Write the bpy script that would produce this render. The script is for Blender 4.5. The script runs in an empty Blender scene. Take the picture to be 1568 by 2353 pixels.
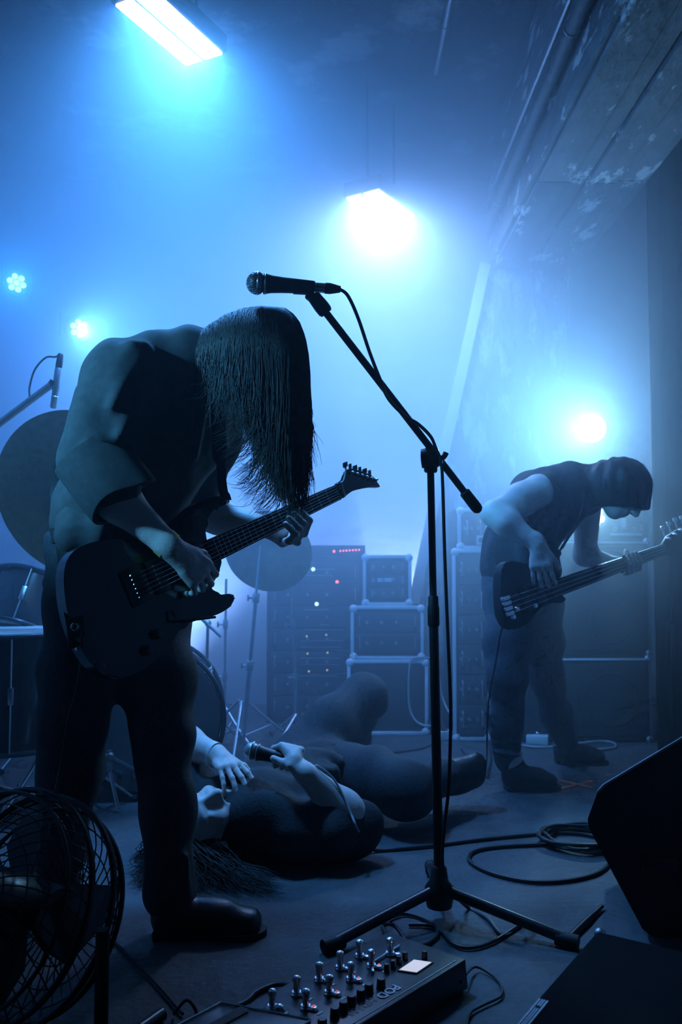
import bpy, bmesh, math, random
import numpy as np
from mathutils import Vector, Matrix, noise

random.seed(7)
np.random.seed(7)
SC = bpy.context.scene
COL = SC.collection

# ------------------------------------------------------------------ camera
FPX, CX, CY = 2000.0, 784.0, 1176.5            # photograph taken as 1568 x 2353
CAM_H = 0.85
PITCH = math.atan((1290.0 - CY) / FPX)
cam_data = bpy.data.cameras.new('camera')
cam_data.sensor_fit = 'HORIZONTAL'
cam_data.sensor_width = 36.0
cam_data.lens = FPX / 1568.0 * 36.0
cam_data.clip_start = 0.02
cam_data.dof.use_dof = True
cam_data.dof.focus_distance = 2.05
cam_data.dof.aperture_fstop = 8.0
cam = bpy.data.objects.new('camera', cam_data)
COL.objects.link(cam)
cam.location = (0, 0, CAM_H)
cam.rotation_euler = (math.pi / 2 + PITCH, 0, 0)
SC.camera = cam

# ------------------------------------------------------------------ world (dark; the haze itself is built with the setting), exposure
world = bpy.data.worlds.new('hazy_air')
SC.world = world
world.use_nodes = True
wn, wl = world.node_tree.nodes, world.node_tree.links
wn.clear()
w_out = wn.new('ShaderNodeOutputWorld')
w_bg = wn.new('ShaderNodeBackground')
w_bg.inputs['Color'].default_value = (0.0, 0.004, 0.010, 1)
w_bg.inputs['Strength'].default_value = 0.0
wl.new(w_bg.outputs[0], w_out.inputs['Surface'])

SC.view_settings.view_transform = 'Standard'
SC.view_settings.look = 'None'
SC.view_settings.gamma = 1.0
SC.view_settings.use_curve_mapping = False
SC.view_settings.exposure = 0.15
SC.cycles.use_denoising = True
SC.cycles.max_bounces = 5
SC.cycles.diffuse_bounces = 2
SC.cycles.glossy_bounces = 2
SC.cycles.volume_bounces = 2
SC.cycles.volume_step_rate = 2.0
SC.cycles.volume_max_steps = 128
SC.cycles.use_adaptive_sampling = True
SC.cycles.adaptive_threshold = 0.06
SC.cycles.adaptive_min_samples = 12
SC.cycles.transparent_max_bounces = 6
SC.cycles.sample_clamp_indirect = 4.0

# strength (W) of the stage lamps and the added fill lamps; each lamp's builder reads its own line
LAMP = {                       # watts, colour, spread of a panel in degrees
    'panel_near': (60, (0.08, 0.37, 1.0), 170),
    'panel_far': (44, (0.47, 0.58, 1.0), 170),
    'wash_left': (34, (0.04, 0.38, 1.0)),
    'wash_left_low': (120, (0.18, 0.40, 1.0)),
    'spot_right': (170, (0.38, 0.68, 1.0)),
    'uplight': (18, (0.45, 0.82, 1.0)),
    'floor_par': (250, (0.55, 0.59, 1.0)),
    'drum_par': (210, (0.42, 0.55, 1.0)),
    'front_par': (330, (0.10, 0.50, 1.0)),
}
HAZE = 0.70            # scattering per metre where the haze is thickest

# ------------------------------------------------------------------ pixel <-> place helpers
V = Vector
_F = V((0, math.cos(PITCH), math.sin(PITCH)))
_U = V((0, -math.sin(PITCH), math.cos(PITCH)))
CAMP = V((0, 0, CAM_H))


def ray(px, py):
    return V((1, 0, 0)) * ((px - CX) / FPX) + _F + _U * ((CY - py) / FPX)


def P(px, py, d):
    """the point seen at a pixel whose distance into the room is d metres"""
    r = ray(px, py)
    return CAMP + r * (d / r.y)


def G(px, py, z=0.0):
    """the point of the level z seen at a pixel"""
    r = ray(px, py)
    return CAMP + r * ((z - CAM_H) / r.z)


def on_plane(px, py, o, n):
    r = ray(px, py)
    return CAMP + r * ((o - CAMP).dot(n) / r.dot(n))


# ------------------------------------------------------------------ materials
MATS = {}


def mat(name, col, rough=0.6, metal=0.0, var=0.12, scale=18.0, bump=0.0, bscale=60.0, bdist=0.006, emit=None, estr=0.0,
        stretch=None, spec=0.5, dark=None, dscale=3.0, dlo=0.48, dhi=0.62, coat=0.0):
    if name in MATS:
        return MATS[name]
    m = bpy.data.materials.new(name)
    m.use_nodes = True
    n, l = m.node_tree.nodes, m.node_tree.links
    b = n['Principled BSDF']
    tc = n.new('ShaderNodeTexCoord')
    mp = n.new('ShaderNodeMapping')
    l.new(tc.outputs['Object'], mp.inputs['Vector'])
    if stretch:
        mp.inputs['Scale'].default_value = stretch
    nz = n.new('ShaderNodeTexNoise')
    nz.inputs['Scale'].default_value = scale
    nz.inputs['Detail'].default_value = 5
    l.new(mp.outputs[0], nz.inputs['Vector'])
    rp = n.new('ShaderNodeValToRGB')
    c0 = [max(0, c * (1 - var)) for c in col]
    c1 = [min(1, c * (1 + var)) for c in col]
    rp.color_ramp.elements[0].position = 0.3
    rp.color_ramp.elements[1].position = 0.7
    rp.color_ramp.elements[0].color = (*c0, 1)
    rp.color_ramp.elements[1].color = (*c1, 1)
    l.new(nz.outputs['Fac'], rp.inputs['Fac'])
    col_out = rp.outputs['Color']
    if dark is not None:                       # patches of another colour (flaked paint, stains)
        n2 = n.new('ShaderNodeTexNoise')
        n2.inputs['Scale'].default_value = dscale
        n2.inputs['Detail'].default_value = 9
        n2.inputs['Roughness'].default_value = 0.62
        l.new(mp.outputs[0], n2.inputs['Vector'])
        r2 = n.new('ShaderNodeValToRGB')
        r2.color_ramp.elements[0].position = dlo
        r2.color_ramp.elements[1].position = dhi
        l.new(n2.outputs['Fac'], r2.inputs['Fac'])
        mx = n.new('ShaderNodeMix')
        mx.data_type = 'RGBA'
        l.new(r2.outputs['Color'], mx.inputs['Factor'])
        l.new(col_out, mx.inputs['A'])
        mx.inputs['B'].default_value = (*dark, 1)
        col_out = mx.outputs['Result']
    l.new(col_out, b.inputs['Base Color'])
    b.inputs['Roughness'].default_value = rough
    b.inputs['Metallic'].default_value = metal
    b.inputs['Specular IOR Level'].default_value = spec
    b.inputs['Coat Weight'].default_value = coat
    if bump:
        nb = n.new('ShaderNodeTexNoise')
        nb.inputs['Scale'].default_value = bscale
        nb.inputs['Detail'].default_value = 6
        l.new(mp.outputs[0], nb.inputs['Vector'])
        bp = n.new('ShaderNodeBump')
        bp.inputs['Strength'].default_value = bump
        bp.inputs['Distance'].default_value = bdist
        l.new(nb.outputs['Fac'], bp.inputs['Height'])
        l.new(bp.outputs['Normal'], b.inputs['Normal'])
    if emit is not None:
        b.inputs['Emission Color'].default_value = (*emit, 1)
        b.inputs['Emission Strength'].default_value = estr
    MATS[name] = m
    return m


M_FLOOR = mat('stage_floor', (0.085, 0.088, 0.092), 0.72, var=0.18, scale=9, bump=0.25, bscale=45, bdist=0.02, dark=(0.060, 0.062, 0.064), dscale=1.6)
M_CEIL = mat('flaked_ceiling_paint', (0.07, 0.072, 0.075), 0.9, var=0.2, scale=5, bump=0.5, bscale=14, bdist=0.02, dark=(0.22, 0.22, 0.21), dscale=3.2, dlo=0.56, dhi=0.64)
M_WALL = mat('old_wall_plaster', (0.42, 0.425, 0.43), 0.9, var=0.2, scale=3, bump=0.4, bscale=12, bdist=0.02, dark=(0.60, 0.60, 0.60), dscale=2.2, dlo=0.55, dhi=0.68)
M_BOARD = mat('flaking_board_concrete', (0.15, 0.16, 0.155), 0.85, var=0.25, scale=7, bump=0.6, bscale=22, bdist=0.02, stretch=(1.5, 0.6, 1.5),
              dark=(0.62, 0.63, 0.58), dscale=7.5, dlo=0.57, dhi=0.63)
M_COLUMN = mat('whitewashed_column', (0.34, 0.35, 0.34), 0.88, var=0.2, scale=6, bump=0.6, bscale=18, bdist=0.02, stretch=(1.8, 1.8, 0.7),
               dark=(0.68, 0.69, 0.66), dscale=7.0, dlo=0.52, dhi=0.63)
M_STEEL = mat('dull_steel', (0.42, 0.42, 0.42), 0.45, metal=0.9, var=0.1)
M_CHROME = mat('bright_chrome', (0.86, 0.86, 0.86), 0.27, metal=1.0, var=0.04)
M_ALU = mat('aluminium_edging', (0.93, 0.93, 0.93), 0.6, metal=0.0, var=0.06)
M_BLACKMETAL = mat('black_painted_metal', (0.018, 0.018, 0.018), 0.32, var=0.2, spec=0.5)
M_BLACKPLASTIC = mat('black_plastic', (0.014, 0.014, 0.015), 0.42, var=0.2)
M_RUBBER = mat('black_rubber', (0.012, 0.012, 0.012), 0.6, var=0.2, spec=0.35)
M_TOLEX = mat('black_vinyl_covering', (0.010, 0.010, 0.011), 0.75, var=0.25, scale=120, bump=0.3, bscale=300)
M_FELT = mat('black_felt_lining', (0.006, 0.006, 0.0065), 0.95, var=0.2, scale=120, spec=0.1)
M_EDGE = mat('scuffed_grey_bead', (0.16, 0.17, 0.18), 0.5, var=0.2)  # grey lightened to imitate a backlit edge
M_GRILLE = mat('black_grille_cloth', (0.028, 0.028, 0.03), 0.8, var=0.35, scale=260, bump=0.4, bscale=420)
M_BRASS = mat('cymbal_bronze', (0.50, 0.40, 0.22), 0.34, metal=0.8, var=0.12, scale=40, bump=0.08, bscale=160)
M_DRUM = mat('dark_drum_lacquer', (0.03, 0.03, 0.035), 0.22, var=0.2, coat=0.5)
M_DRUMPALE = mat('pale_drum_lacquer', (0.42, 0.46, 0.46), 0.35, var=0.1)
M_HEAD = mat('drum_head_skin', (0.09, 0.09, 0.095), 0.5, var=0.12, scale=8)
M_HEADWHITE = mat('coated_drum_head', (0.62, 0.62, 0.6), 0.6, var=0.06)
M_GUITAR = mat('gloss_black_lacquer', (0.007, 0.007, 0.008), 0.16, var=0.1, coat=0.4)
M_BASSG = mat('satin_black_lacquer', (0.010, 0.010, 0.011), 0.5, var=0.1, spec=0.3)
M_FRETBOARD = mat('dark_fretboard_wood', (0.022, 0.017, 0.014), 0.65, var=0.25, scale=30, stretch=(1, 1, 1))
M_STRING = mat('steel_string', (0.8, 0.8, 0.8), 0.25, metal=1.0, var=0.03)
M_IVORY = mat('ivory_binding', (0.75, 0.74, 0.68), 0.4, var=0.05)
M_SKIN = mat('skin', (0.68, 0.58, 0.53), 0.52, var=0.08, scale=30, bump=0.12, bscale=180)
M_HAIR = mat('dark_brown_hair', (0.030, 0.024, 0.020), 0.55, var=0.4, scale=70, spec=0.35)
M_SHIRT = mat('dark_grey_shirt_cotton', (0.075, 0.078, 0.08), 0.9, var=0.12, scale=60, bump=0.2, bscale=400, bdist=0.002, spec=0.2)
M_TEE = mat('black_tee_cotton', (0.030, 0.031, 0.033), 0.85, var=0.15, scale=60, bump=0.3, bscale=120)
M_JEANS = mat('black_denim', (0.036, 0.038, 0.044), 0.82, var=0.25, scale=90, bump=0.3, bscale=260)
M_JEANSBLUE = mat('worn_dark_denim', (0.055, 0.062, 0.075), 0.85, var=0.25, scale=90, bump=0.3, bscale=260)
M_BOOT = mat('black_boot_leather', (0.020, 0.019, 0.018), 0.38, var=0.2, scale=40, bump=0.15, bscale=90)
M_SOLE = mat('boot_sole_rubber', (0.014, 0.014, 0.014), 0.7, var=0.2)
M_STRAP = mat('black_webbing', (0.022, 0.022, 0.022), 0.75, var=0.2, scale=200)
M_BAND_Y = mat('yellow_paper_wristband', (0.62, 0.58, 0.16), 0.6, var=0.1)
M_BAND_W = mat('white_paper_wristband', (0.80, 0.80, 0.78), 0.55, var=0.05)
M_CABLE = mat('black_cable_jacket', (0.016, 0.016, 0.017), 0.5, var=0.15)
M_CABLEPALE = mat('pale_cable_jacket', (0.40, 0.42, 0.44), 0.5, var=0.1)
M_WHITE = mat('white_plastic', (0.75, 0.76, 0.76), 0.5, var=0.05)
M_PANELFACE = mat('rack_panel_paint', (0.05, 0.05, 0.052), 0.45, var=0.2)
M_TAPE_O = mat('orange_floor_tape', (0.85, 0.16, 0.05), 0.7, var=0.12, scale=40)
M_TAPE_W = mat('white_cloth_tape', (0.55, 0.57, 0.58), 0.75, var=0.12, scale=120)
M_INK = mat('black_ink', (0.01, 0.01, 0.01), 0.8)
M_PRINT = mat('pale_grey_print', (0.88, 0.89, 0.90), 0.6, var=0.05)
M_POD = mat('pedalboard_enamel', (0.030, 0.033, 0.038), 0.40, var=0.12)
M_CURTAIN = mat('black_stage_drape', (0.006, 0.006, 0.0065), 0.95, var=0.25, scale=8, spec=0.05)
M_FANWIRE = mat('black_fan_wire', (0.012, 0.012, 0.012), 0.4, var=0.1)


def emitter(name, col, s):
    return mat(name, (0.6, 0.6, 0.6), 0.5, emit=col, estr=s)


M_LEDTUBE = emitter('lit_led_strip', (0.93, 1.0, 0.97), 4.0)
M_LEDLENS = emitter('lit_par_lens', (0.86, 0.97, 1.0), 3.0)
M_SPOTLENS = emitter('lit_spot_lens', (0.92, 1.0, 1.0), 12.0)
M_LED_R = emitter('red_indicator_led', (1.0, 0.10, 0.05), 3.0)
M_LED_DIM = emitter('dim_red_led', (1.0, 0.12, 0.08), 0.5)
M_LED_W = emitter('white_indicator_led', (0.75, 0.95, 1.0), 2.0)
M_LED_Y = emitter('amber_indicator_led', (0.85, 0.62, 0.12), 0.5)
M_SCREEN = emitter('lit_lcd_screen', (0.80, 0.72, 0.58), 0.55)


# ------------------------------------------------------------------ mesh building
def crom(pts, n=6):
    pts = [V(p) for p in pts]
    out = []
    for i in range(len(pts) - 1):
        p0 = pts[max(i - 1, 0)]
        p1, p2 = pts[i], pts[i + 1]
        p3 = pts[min(i + 2, len(pts) - 1)]
        for k in range(n):
            t = k / n
            out.append(0.5 * ((2 * p1) + (p2 - p0) * t + (2 * p0 - 5 * p1 + 4 * p2 - p3) * t * t + (3 * p1 - p0 - 3 * p2 + p3) * t ** 3))
    out.append(pts[-1])
    return out


def frame(axis, hint=None):
    a = V(axis).normalized()
    h = V(hint) if hint is not None else (V((0, 0, 1)) if abs(a.z) < 0.9 else V((1, 0, 0)))
    x = (h - a * h.dot(a)).normalized()
    return a, x, a.cross(x)


class MB:
    def __init__(self):
        self.v, self.f = [], []

    def add(self, vs, fs):
        o = len(self.v)
        self.v += [V(p) for p in vs]
        self.f += [tuple(i + o for i in q) for q in fs]
        return self

    def tube(self, pts, r, n=8, caps=True):
        pts = [V(p) for p in pts]
        m = len(pts)
        rs = [r] * m if isinstance(r, (int, float)) else ([r[0] + (r[1] - r[0]) * i / (m - 1) for i in range(m)] if len(r) == 2 and m != 2 else list(r))
        vs, fs = [], []
        t = (pts[1] - pts[0]).normalized()
        _, x, y = frame(t)
        for i, p in enumerate(pts):
            tn = (pts[min(i + 1, m - 1)] - pts[max(i - 1, 0)])
            tn = tn.normalized() if tn.length > 1e-9 else t
            q = t.rotation_difference(tn)
            x = q @ x
            t = tn
            x = (x - t * x.dot(t)).normalized()
            y = t.cross(x)
            for k in range(n):
                a = 2 * math.pi * k / n
                vs.append(p + (x * math.cos(a) + y * math.sin(a)) * rs[i])
        for i in range(m - 1):
            for k in range(n):
                k2 = (k + 1) % n
                fs.append((i * n + k, i * n + k2, (i + 1) * n + k2, (i + 1) * n + k))
        if caps:
            fs.append(tuple(range(n))[::-1])
            fs.append(tuple((m - 1) * n + k for k in range(n)))
        return self.add(vs, fs)

    def ring(self, c, axis, R, r, n=48, m=6, hint=None):
        a, x, y = frame(axis, hint)
        vs, fs = [], []
        for i in range(n):
            t = 2 * math.pi * i / n
            d = x * math.cos(t) + y * math.sin(t)
            for k in range(m):
                u = 2 * math.pi * k / m
                vs.append(V(c) + d * (R + r * math.cos(u)) + a * (r * math.sin(u)))
        for i in range(n):
            for k in range(m):
                fs.append((i * m + k, ((i + 1) % n) * m + k, ((i + 1) % n) * m + (k + 1) % m, i * m + (k + 1) % m))
        return self.add(vs, fs)

    def obox(self, c, ax, ay, az, bev=0.0):
        """box from centre and three half-axis vectors, with chamfered edges"""
        c, ax, ay, az = V(c), V(ax), V(ay), V(az)
        if bev <= 0:
            vs = [c + ax * i + ay * j + az * k for i in (-1, 1) for j in (-1, 1) for k in (-1, 1)]
            return self.add(vs, [(0, 1, 3, 2), (4, 6, 7, 5), (0, 4, 5, 1), (2, 3, 7, 6), (0, 2, 6, 4), (1, 5, 7, 3)])
        bm = bmesh.new()
        vs = [bm.verts.new(c + ax * i + ay * j + az * k) for i in (-1, 1) for j in (-1, 1) for k in (-1, 1)]
        for q in [(0, 1, 3, 2), (4, 6, 7, 5), (0, 4, 5, 1), (2, 3, 7, 6), (0, 2, 6, 4), (1, 5, 7, 3)]:
            bm.faces.new([vs[i] for i in q])
        bmesh.ops.bevel(bm, geom=list(bm.edges), offset=bev, segments=2, profile=0.5, affect='EDGES')
        bm.verts.index_update()
        self.add([v.co.copy() for v in bm.verts], [tuple(v.index for v in f.verts) for f in bm.faces])
        bm.free()
        return self

    def box(self, c, sx, sy, sz, bev=0.0, rz=0.0):
        ca, sa = math.cos(rz), math.sin(rz)
        return self.obox(c, V((ca, sa, 0)) * (sx / 2), V((-sa, ca, 0)) * (sy / 2), V((0, 0, sz / 2)), bev)

    def prism(self, poly, d, bev=0.0, seg=2):
        """polygon pushed along the vector d"""
        bm = bmesh.new()
        a = [bm.verts.new(V(p)) for p in poly]
        b = [bm.verts.new(V(p) + V(d)) for p in poly]
        n = len(poly)
        bm.faces.new(a)
        bm.faces.new(b[::-1])
        for i in range(n):
            bm.faces.new((a[i], a[(i + 1) % n], b[(i + 1) % n], b[i]))
        if bev > 0:
            bmesh.ops.bevel(bm, geom=[e for e in bm.edges if len([f for f in e.link_faces if len(f.verts) > 4 or n <= 4]) >= 1],
                            offset=bev, segments=seg, profile=0.5, affect='EDGES')
        bm.verts.index_update()
        self.add([v.co.copy() for v in bm.verts], [tuple(v.index for v in f.verts) for f in bm.faces])
        bm.free()
        return self

    def lathe(self, prof, o, axis, n=24, hint=None):
        """prof: (radius, height along the axis)"""
        a, x, y = frame(axis, hint)
        vs, fs = [], []
        for r, h in prof:
            for k in range(n):
                t = 2 * math.pi * k / n
                vs.append(V(o) + a * h + (x * math.cos(t) + y * math.sin(t)) * max(r, 1e-5))
        for i in range(len(prof) - 1):
            for k in range(n):
                k2 = (k + 1) % n
                fs.append((i * n + k, i * n + k2, (i + 1) * n + k2, (i + 1) * n + k))
        fs.append(tuple(range(n))[::-1])
        fs.append(tuple((len(prof) - 1) * n + k for k in range(n)))
        return self.add(vs, fs)

    def ball(self, c, r, n=12, squash=(1, 1, 1)):
        vs, fs = [], []
        m = n // 2
        for i in range(m + 1):
            t = math.pi * i / m
            for k in range(n):
                u = 2 * math.pi * k / n
                vs.append(V(c) + V((math.sin(t) * math.cos(u) * squash[0], math.sin(t) * math.sin(u) * squash[1], math.cos(t) * squash[2])) * r)
        for i in range(m):
            for k in range(n):
                fs.append((i * n + k, i * n + (k + 1) % n, (i + 1) * n + (k + 1) % n, (i + 1) * n + k))
        return self.add(vs, fs)

    def ribbon(self, pts, wdirs, w, t=0.003):
        """flat band of width w along pts, wdirs the across-direction at each point"""
        pts = [V(p) for p in pts]
        m = len(pts)
        vs, fs = [], []
        for i, p in enumerate(pts):
            tn = (pts[min(i + 1, m - 1)] - pts[max(i - 1, 0)]).normalized()
            d = V(wdirs[i] if isinstance(wdirs, list) else wdirs)
            d = (d - tn * d.dot(tn)).normalized()
            nn = tn.cross(d)
            ww = w[i] if isinstance(w, list) else w
            for sx, sn in ((-1, -1), (1, -1), (1, 1), (-1, 1)):
                vs.append(p + d * (sx * ww / 2) + nn * (sn * t / 2))
        for i in range(m - 1):
            for k in range(4):
                fs.append((i * 4 + k, i * 4 + (k + 1) % 4, (i + 1) * 4 + (k + 1) % 4, (i + 1) * 4 + k))
        fs.append((3, 2, 1, 0))
        fs.append(tuple((m - 1) * 4 + k for k in range(4)))
        return self.add(vs, fs)

    def build(self, name, material, parent=None, smooth=True, angle=40):
        me = bpy.data.meshes.new(name)
        me.from_pydata([tuple(v) for v in self.v], [], self.f)
        bm = bmesh.new()
        bm.from_mesh(me)
        bmesh.ops.remove_doubles(bm, verts=bm.verts, dist=1e-6)
        bmesh.ops.recalc_face_normals(bm, faces=bm.faces)
        bm.to_mesh(me)
        bm.free()
        return finish(name, me, material, parent, smooth, angle)


def finish(name, me, material, parent=None, smooth=True, angle=40):
    if smooth:
        me.polygons.foreach_set('use_smooth', [True] * len(me.polygons))
        if angle:
            me.set_sharp_from_angle(angle=math.radians(angle))
    me.materials.append(material)
    o = bpy.data.objects.new(name, me)
    COL.objects.link(o)
    if parent is not None:
        attach(o, parent)
    return o


def world_of(o):
    m = o.matrix_basis.copy()
    if o.parent is not None:
        m = world_of(o.parent) @ o.matrix_parent_inverse @ m
    return m


def attach(o, parent):
    o.parent = parent
    o.matrix_parent_inverse = world_of(parent).inverted()
    return o


def tag(o, label=None, cat=None, group=None, kind=None):
    if label:
        o['label'] = label
    if cat:
        o['category'] = cat
    if group:
        o['group'] = group
    if kind:
        o['kind'] = kind
    return o


def thing(name, loc, label, cat, group=None):
    e = bpy.data.objects.new(name, None)
    e.empty_display_size = 0.1
    COL.objects.link(e)
    e.location = V(loc)
    return tag(e, label, cat, group)


def copy_part(src, parent, matrix):
    """another piece sharing the mesh of src, moved by matrix (world)"""
    c = src.copy()
    COL.objects.link(c)
    c.parent = parent
    c.matrix_parent_inverse = world_of(parent).inverted()
    c.matrix_basis = matrix
    return c


def lamp(name, kind, loc, target, energy, color, parent=None, size=0.1, size_y=None, spot=None, blend=0.5):
    d = bpy.data.lights.new(name, kind)
    d.energy = energy
    d.color = color
    if kind == 'AREA':
        d.shape = 'RECTANGLE' if size_y else 'DISK'
        d.size = size
        if size_y:
            d.size_y = size_y
    else:
        d.shadow_soft_size = size
    if kind == 'SPOT':
        d.spot_size = math.radians(spot or 60)
        d.spot_blend = blend
    o = bpy.data.objects.new(name, d)
    COL.objects.link(o)
    o.location = V(loc)
    o.rotation_euler = (V(target) - V(loc)).to_track_quat('-Z', 'Y').to_euler()
    if parent is not None:
        bpy.context.view_layer.update()
        attach(o, parent)
    return o


# ------------------------------------------------------------------ smooth solids (people): signed distance field -> surface nets
class Solid:
    def __init__(self, k=0.02):
        self.p, self.k = [], k

    def cap(self, a, b, ra, rb=None, k=None):
        a, b = np.array(a, float), np.array(b, float)
        rb = ra if rb is None else rb
        self.p.append(('c', a, b, ra, rb, None, k or self.k, 1, (a + b) / 2, np.linalg.norm(b - a) / 2 + max(ra, rb)))
        return self

    def chain(self, pts, rs, k=None):
        for i in range(len(pts) - 1):
            self.cap(pts[i], pts[i + 1], rs[i], rs[i + 1], k)
        return self

    def flat(self, a, b, ra, rb, w, k=None):
        """oval limb: ra, rb = (half width along w, half depth)"""
        a, b, w = np.array(a, float), np.array(b, float), np.array(w, float)
        ax = (b - a) / (np.linalg.norm(b - a) + 1e-9)
        w = w - ax * w.dot(ax)
        w /= np.linalg.norm(w)
        d = np.cross(ax, w)
        self.p.append(('f', a, b, ra, rb, (ax, w, d), k or self.k, 1, (a + b) / 2, np.linalg.norm(b - a) / 2 + max(*ra, *rb)))
        return self

    def egg(self, c, r, axes=None, k=None, op=1):
        c, r = np.array(c, float), np.array(r, float)
        A = np.eye(3) if axes is None else np.array([np.array(x, float) / np.linalg.norm(x) for x in axes])
        self.p.append(('e', c, r, A, None, None, k or self.k, op, c, max(r)))
        return self

    def cut(self, c, r, axes=None, k=None):
        return self.egg(c, r, axes, k or 0.008, -1)

    @staticmethod
    def dist(q, X):
        t = q[0]
        if t == 'e':
            c, r, A = q[1], q[2], q[3]
            L = (X - c) @ A.T
            k0 = np.sqrt(((L / r) ** 2).sum(1)) + 1e-9
            k1 = np.sqrt(((L / (r * r)) ** 2).sum(1)) + 1e-9
            return k0 * (k0 - 1) / k1
        a, b = q[1], q[2]
        ba = b - a
        h = np.clip((X - a) @ ba / (ba @ ba + 1e-12), 0, 1)
        Q = X - a - h[:, None] * ba
        if t == 'c':
            return np.sqrt((Q * Q).sum(1)) - (q[3] + (q[4] - q[3]) * h)
        ax, w, d = q[5]
        rw = q[3][0] + (q[4][0] - q[3][0]) * h
        rd = q[3][1] + (q[4][1] - q[3][1]) * h
        qw, qd, qa = Q @ w, Q @ d, Q @ ax
        ra = np.minimum(rw, rd)
        k0 = np.sqrt((qw / rw) ** 2 + (qd / rd) ** 2 + (qa / ra) ** 2) + 1e-9
        k1 = np.sqrt((qw / rw ** 2) ** 2 + (qd / rd ** 2) ** 2 + (qa / ra ** 2) ** 2) + 1e-9
        return k0 * (k0 - 1) / k1

    def mesh(self, name, vox, folds=None, clip=None):
        lo = np.min([q[8] - q[9] for q in self.p if q[7] > 0], 0) - 3 * vox
        hi = np.max([q[8] + q[9] for q in self.p if q[7] > 0], 0) + 3 * vox
        n = np.ceil((hi - lo) / vox).astype(int) + 1
        D = np.full(n, 1.0, np.float32)
        B = 20
        half = vox * B * 0.5 * math.sqrt(3)
        for i in range(0, n[0], B):
            for j in range(0, n[1], B):
                for k in range(0, n[2], B):
                    m = np.minimum([i + B, j + B, k + B], n)
                    c = lo + vox * (np.array([i, j, k]) + B / 2)
                    near = [q for q in self.p if np.linalg.norm(c - q[8]) < q[9] + half + q[6] + 2 * vox]
                    if not any(q[7] > 0 for q in near):
                        continue
                    gx = [lo[d] + vox * np.arange([i, j, k][d], m[d]) for d in range(3)]
                    X = np.stack(np.meshgrid(*gx, indexing='ij'), -1).reshape(-1, 3)
                    cc = c[None]
                    near = [q for q in near if q[0] != 'c' or self.dist(q, cc)[0] < half + q[6] + 2 * vox]
                    d = None
                    for q in near:
                        if q[7] < 0:
                            continue
                        e = self.dist(q, X)
                        if d is None:
                            d = e
                            continue
                        kk = q[6]
                        h = np.clip(0.5 + 0.5 * (e - d) / kk, 0, 1)
                        d = e * (1 - h) + d * h - kk * h * (1 - h)
                    if d is None:
                        continue
                    for q in near:
                        if q[7] < 0:
                            e = -self.dist(q, X)
                            kk = q[6]
                            h = np.clip(0.5 - 0.5 * (e - d) / kk, 0, 1)
                            d = e * (1 - h) + d * h + kk * h * (1 - h)
                    if folds is not None:
                        d = d + folds(X)
                    if clip is not None:
                        d = np.maximum(d, clip(X))
                    D[i:m[0], j:m[1], k:m[2]] = d.reshape(m - np.array([i, j, k]))
        return nets(name, D, lo, vox)


def nets(name, D, lo, vox):
    S = D < 0
    c = np.zeros(np.array(D.shape) - 1, np.uint8)
    sl = lambda o, s: slice(o, s - 1 + o)
    corners = [(i, j, k) for i in (0, 1) for j in (0, 1) for k in (0, 1)]
    for (i, j, k) in corners:
        c += S[sl(i, S.shape[0]), sl(j, S.shape[1]), sl(k, S.shape[2])]
    act = (c > 0) & (c < 8)
    ijk = np.argwhere(act)
    idx = np.full(act.shape, -1, np.int32)
    idx[act] = np.arange(len(ijk))
    acc = np.zeros((len(ijk), 3))
    cnt = np.zeros(len(ijk))
    for a in corners:
        for ax in range(3):
            if a[ax]:
                continue
            b = list(a)
            b[ax] = 1
            pa, pb = ijk + np.array(a), ijk + np.array(b)
            da = D[pa[:, 0], pa[:, 1], pa[:, 2]]
            db = D[pb[:, 0], pb[:, 1], pb[:, 2]]
            m = (da < 0) != (db < 0)
            t = np.where(m, da / np.where(m, da - db, 1), 0)
            pt = np.array(a)[None] + t[:, None] * (np.array(b) - np.array(a))[None]
            acc[m] += pt[m]
            cnt[m] += 1
    vs = lo + vox * (ijk + acc / np.maximum(cnt, 1)[:, None])
    quads = []
    for ax in range(3):
        o = [0, 0, 0]
        o[ax] = 1
        n = D.shape
        A = S[:n[0] - o[0], :n[1] - o[1], :n[2] - o[2]]
        Bv = S[o[0]:, o[1]:, o[2]:]
        e = np.argwhere(A != Bv)
        u, w = [(1, 2), (2, 0), (0, 1)][ax]
        ok = (e[:, u] > 0) & (e[:, w] > 0) & (e[:, u] < n[u] - 1) & (e[:, w] < n[w] - 1)
        e = e[ok]
        flip = A[e[:, 0], e[:, 1], e[:, 2]]
        q = []
        for du, dw in ((-1, -1), (0, -1), (0, 0), (-1, 0)):
            p = e.copy()
            p[:, u] += du
            p[:, w] += dw
            q.append(idx[p[:, 0], p[:, 1], p[:, 2]])
        q = np.stack(q, 1)
        q[~flip] = q[~flip][:, ::-1]
        quads.append(q)
    q = np.concatenate(quads)
    q = q[(q >= 0).all(1)]
    me = bpy.data.meshes.new(name)
    me.vertices.add(len(vs))
    me.vertices.foreach_set('co', vs.astype(np.float32).ravel())
    me.loops.add(len(q) * 4)
    me.loops.foreach_set('vertex_index', q.astype(np.int32).ravel())
    me.polygons.add(len(q))
    me.polygons.foreach_set('loop_start', np.arange(len(q), dtype=np.int32) * 4)
    me.update(calc_edges=True)
    me.validate()
    return me


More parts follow.
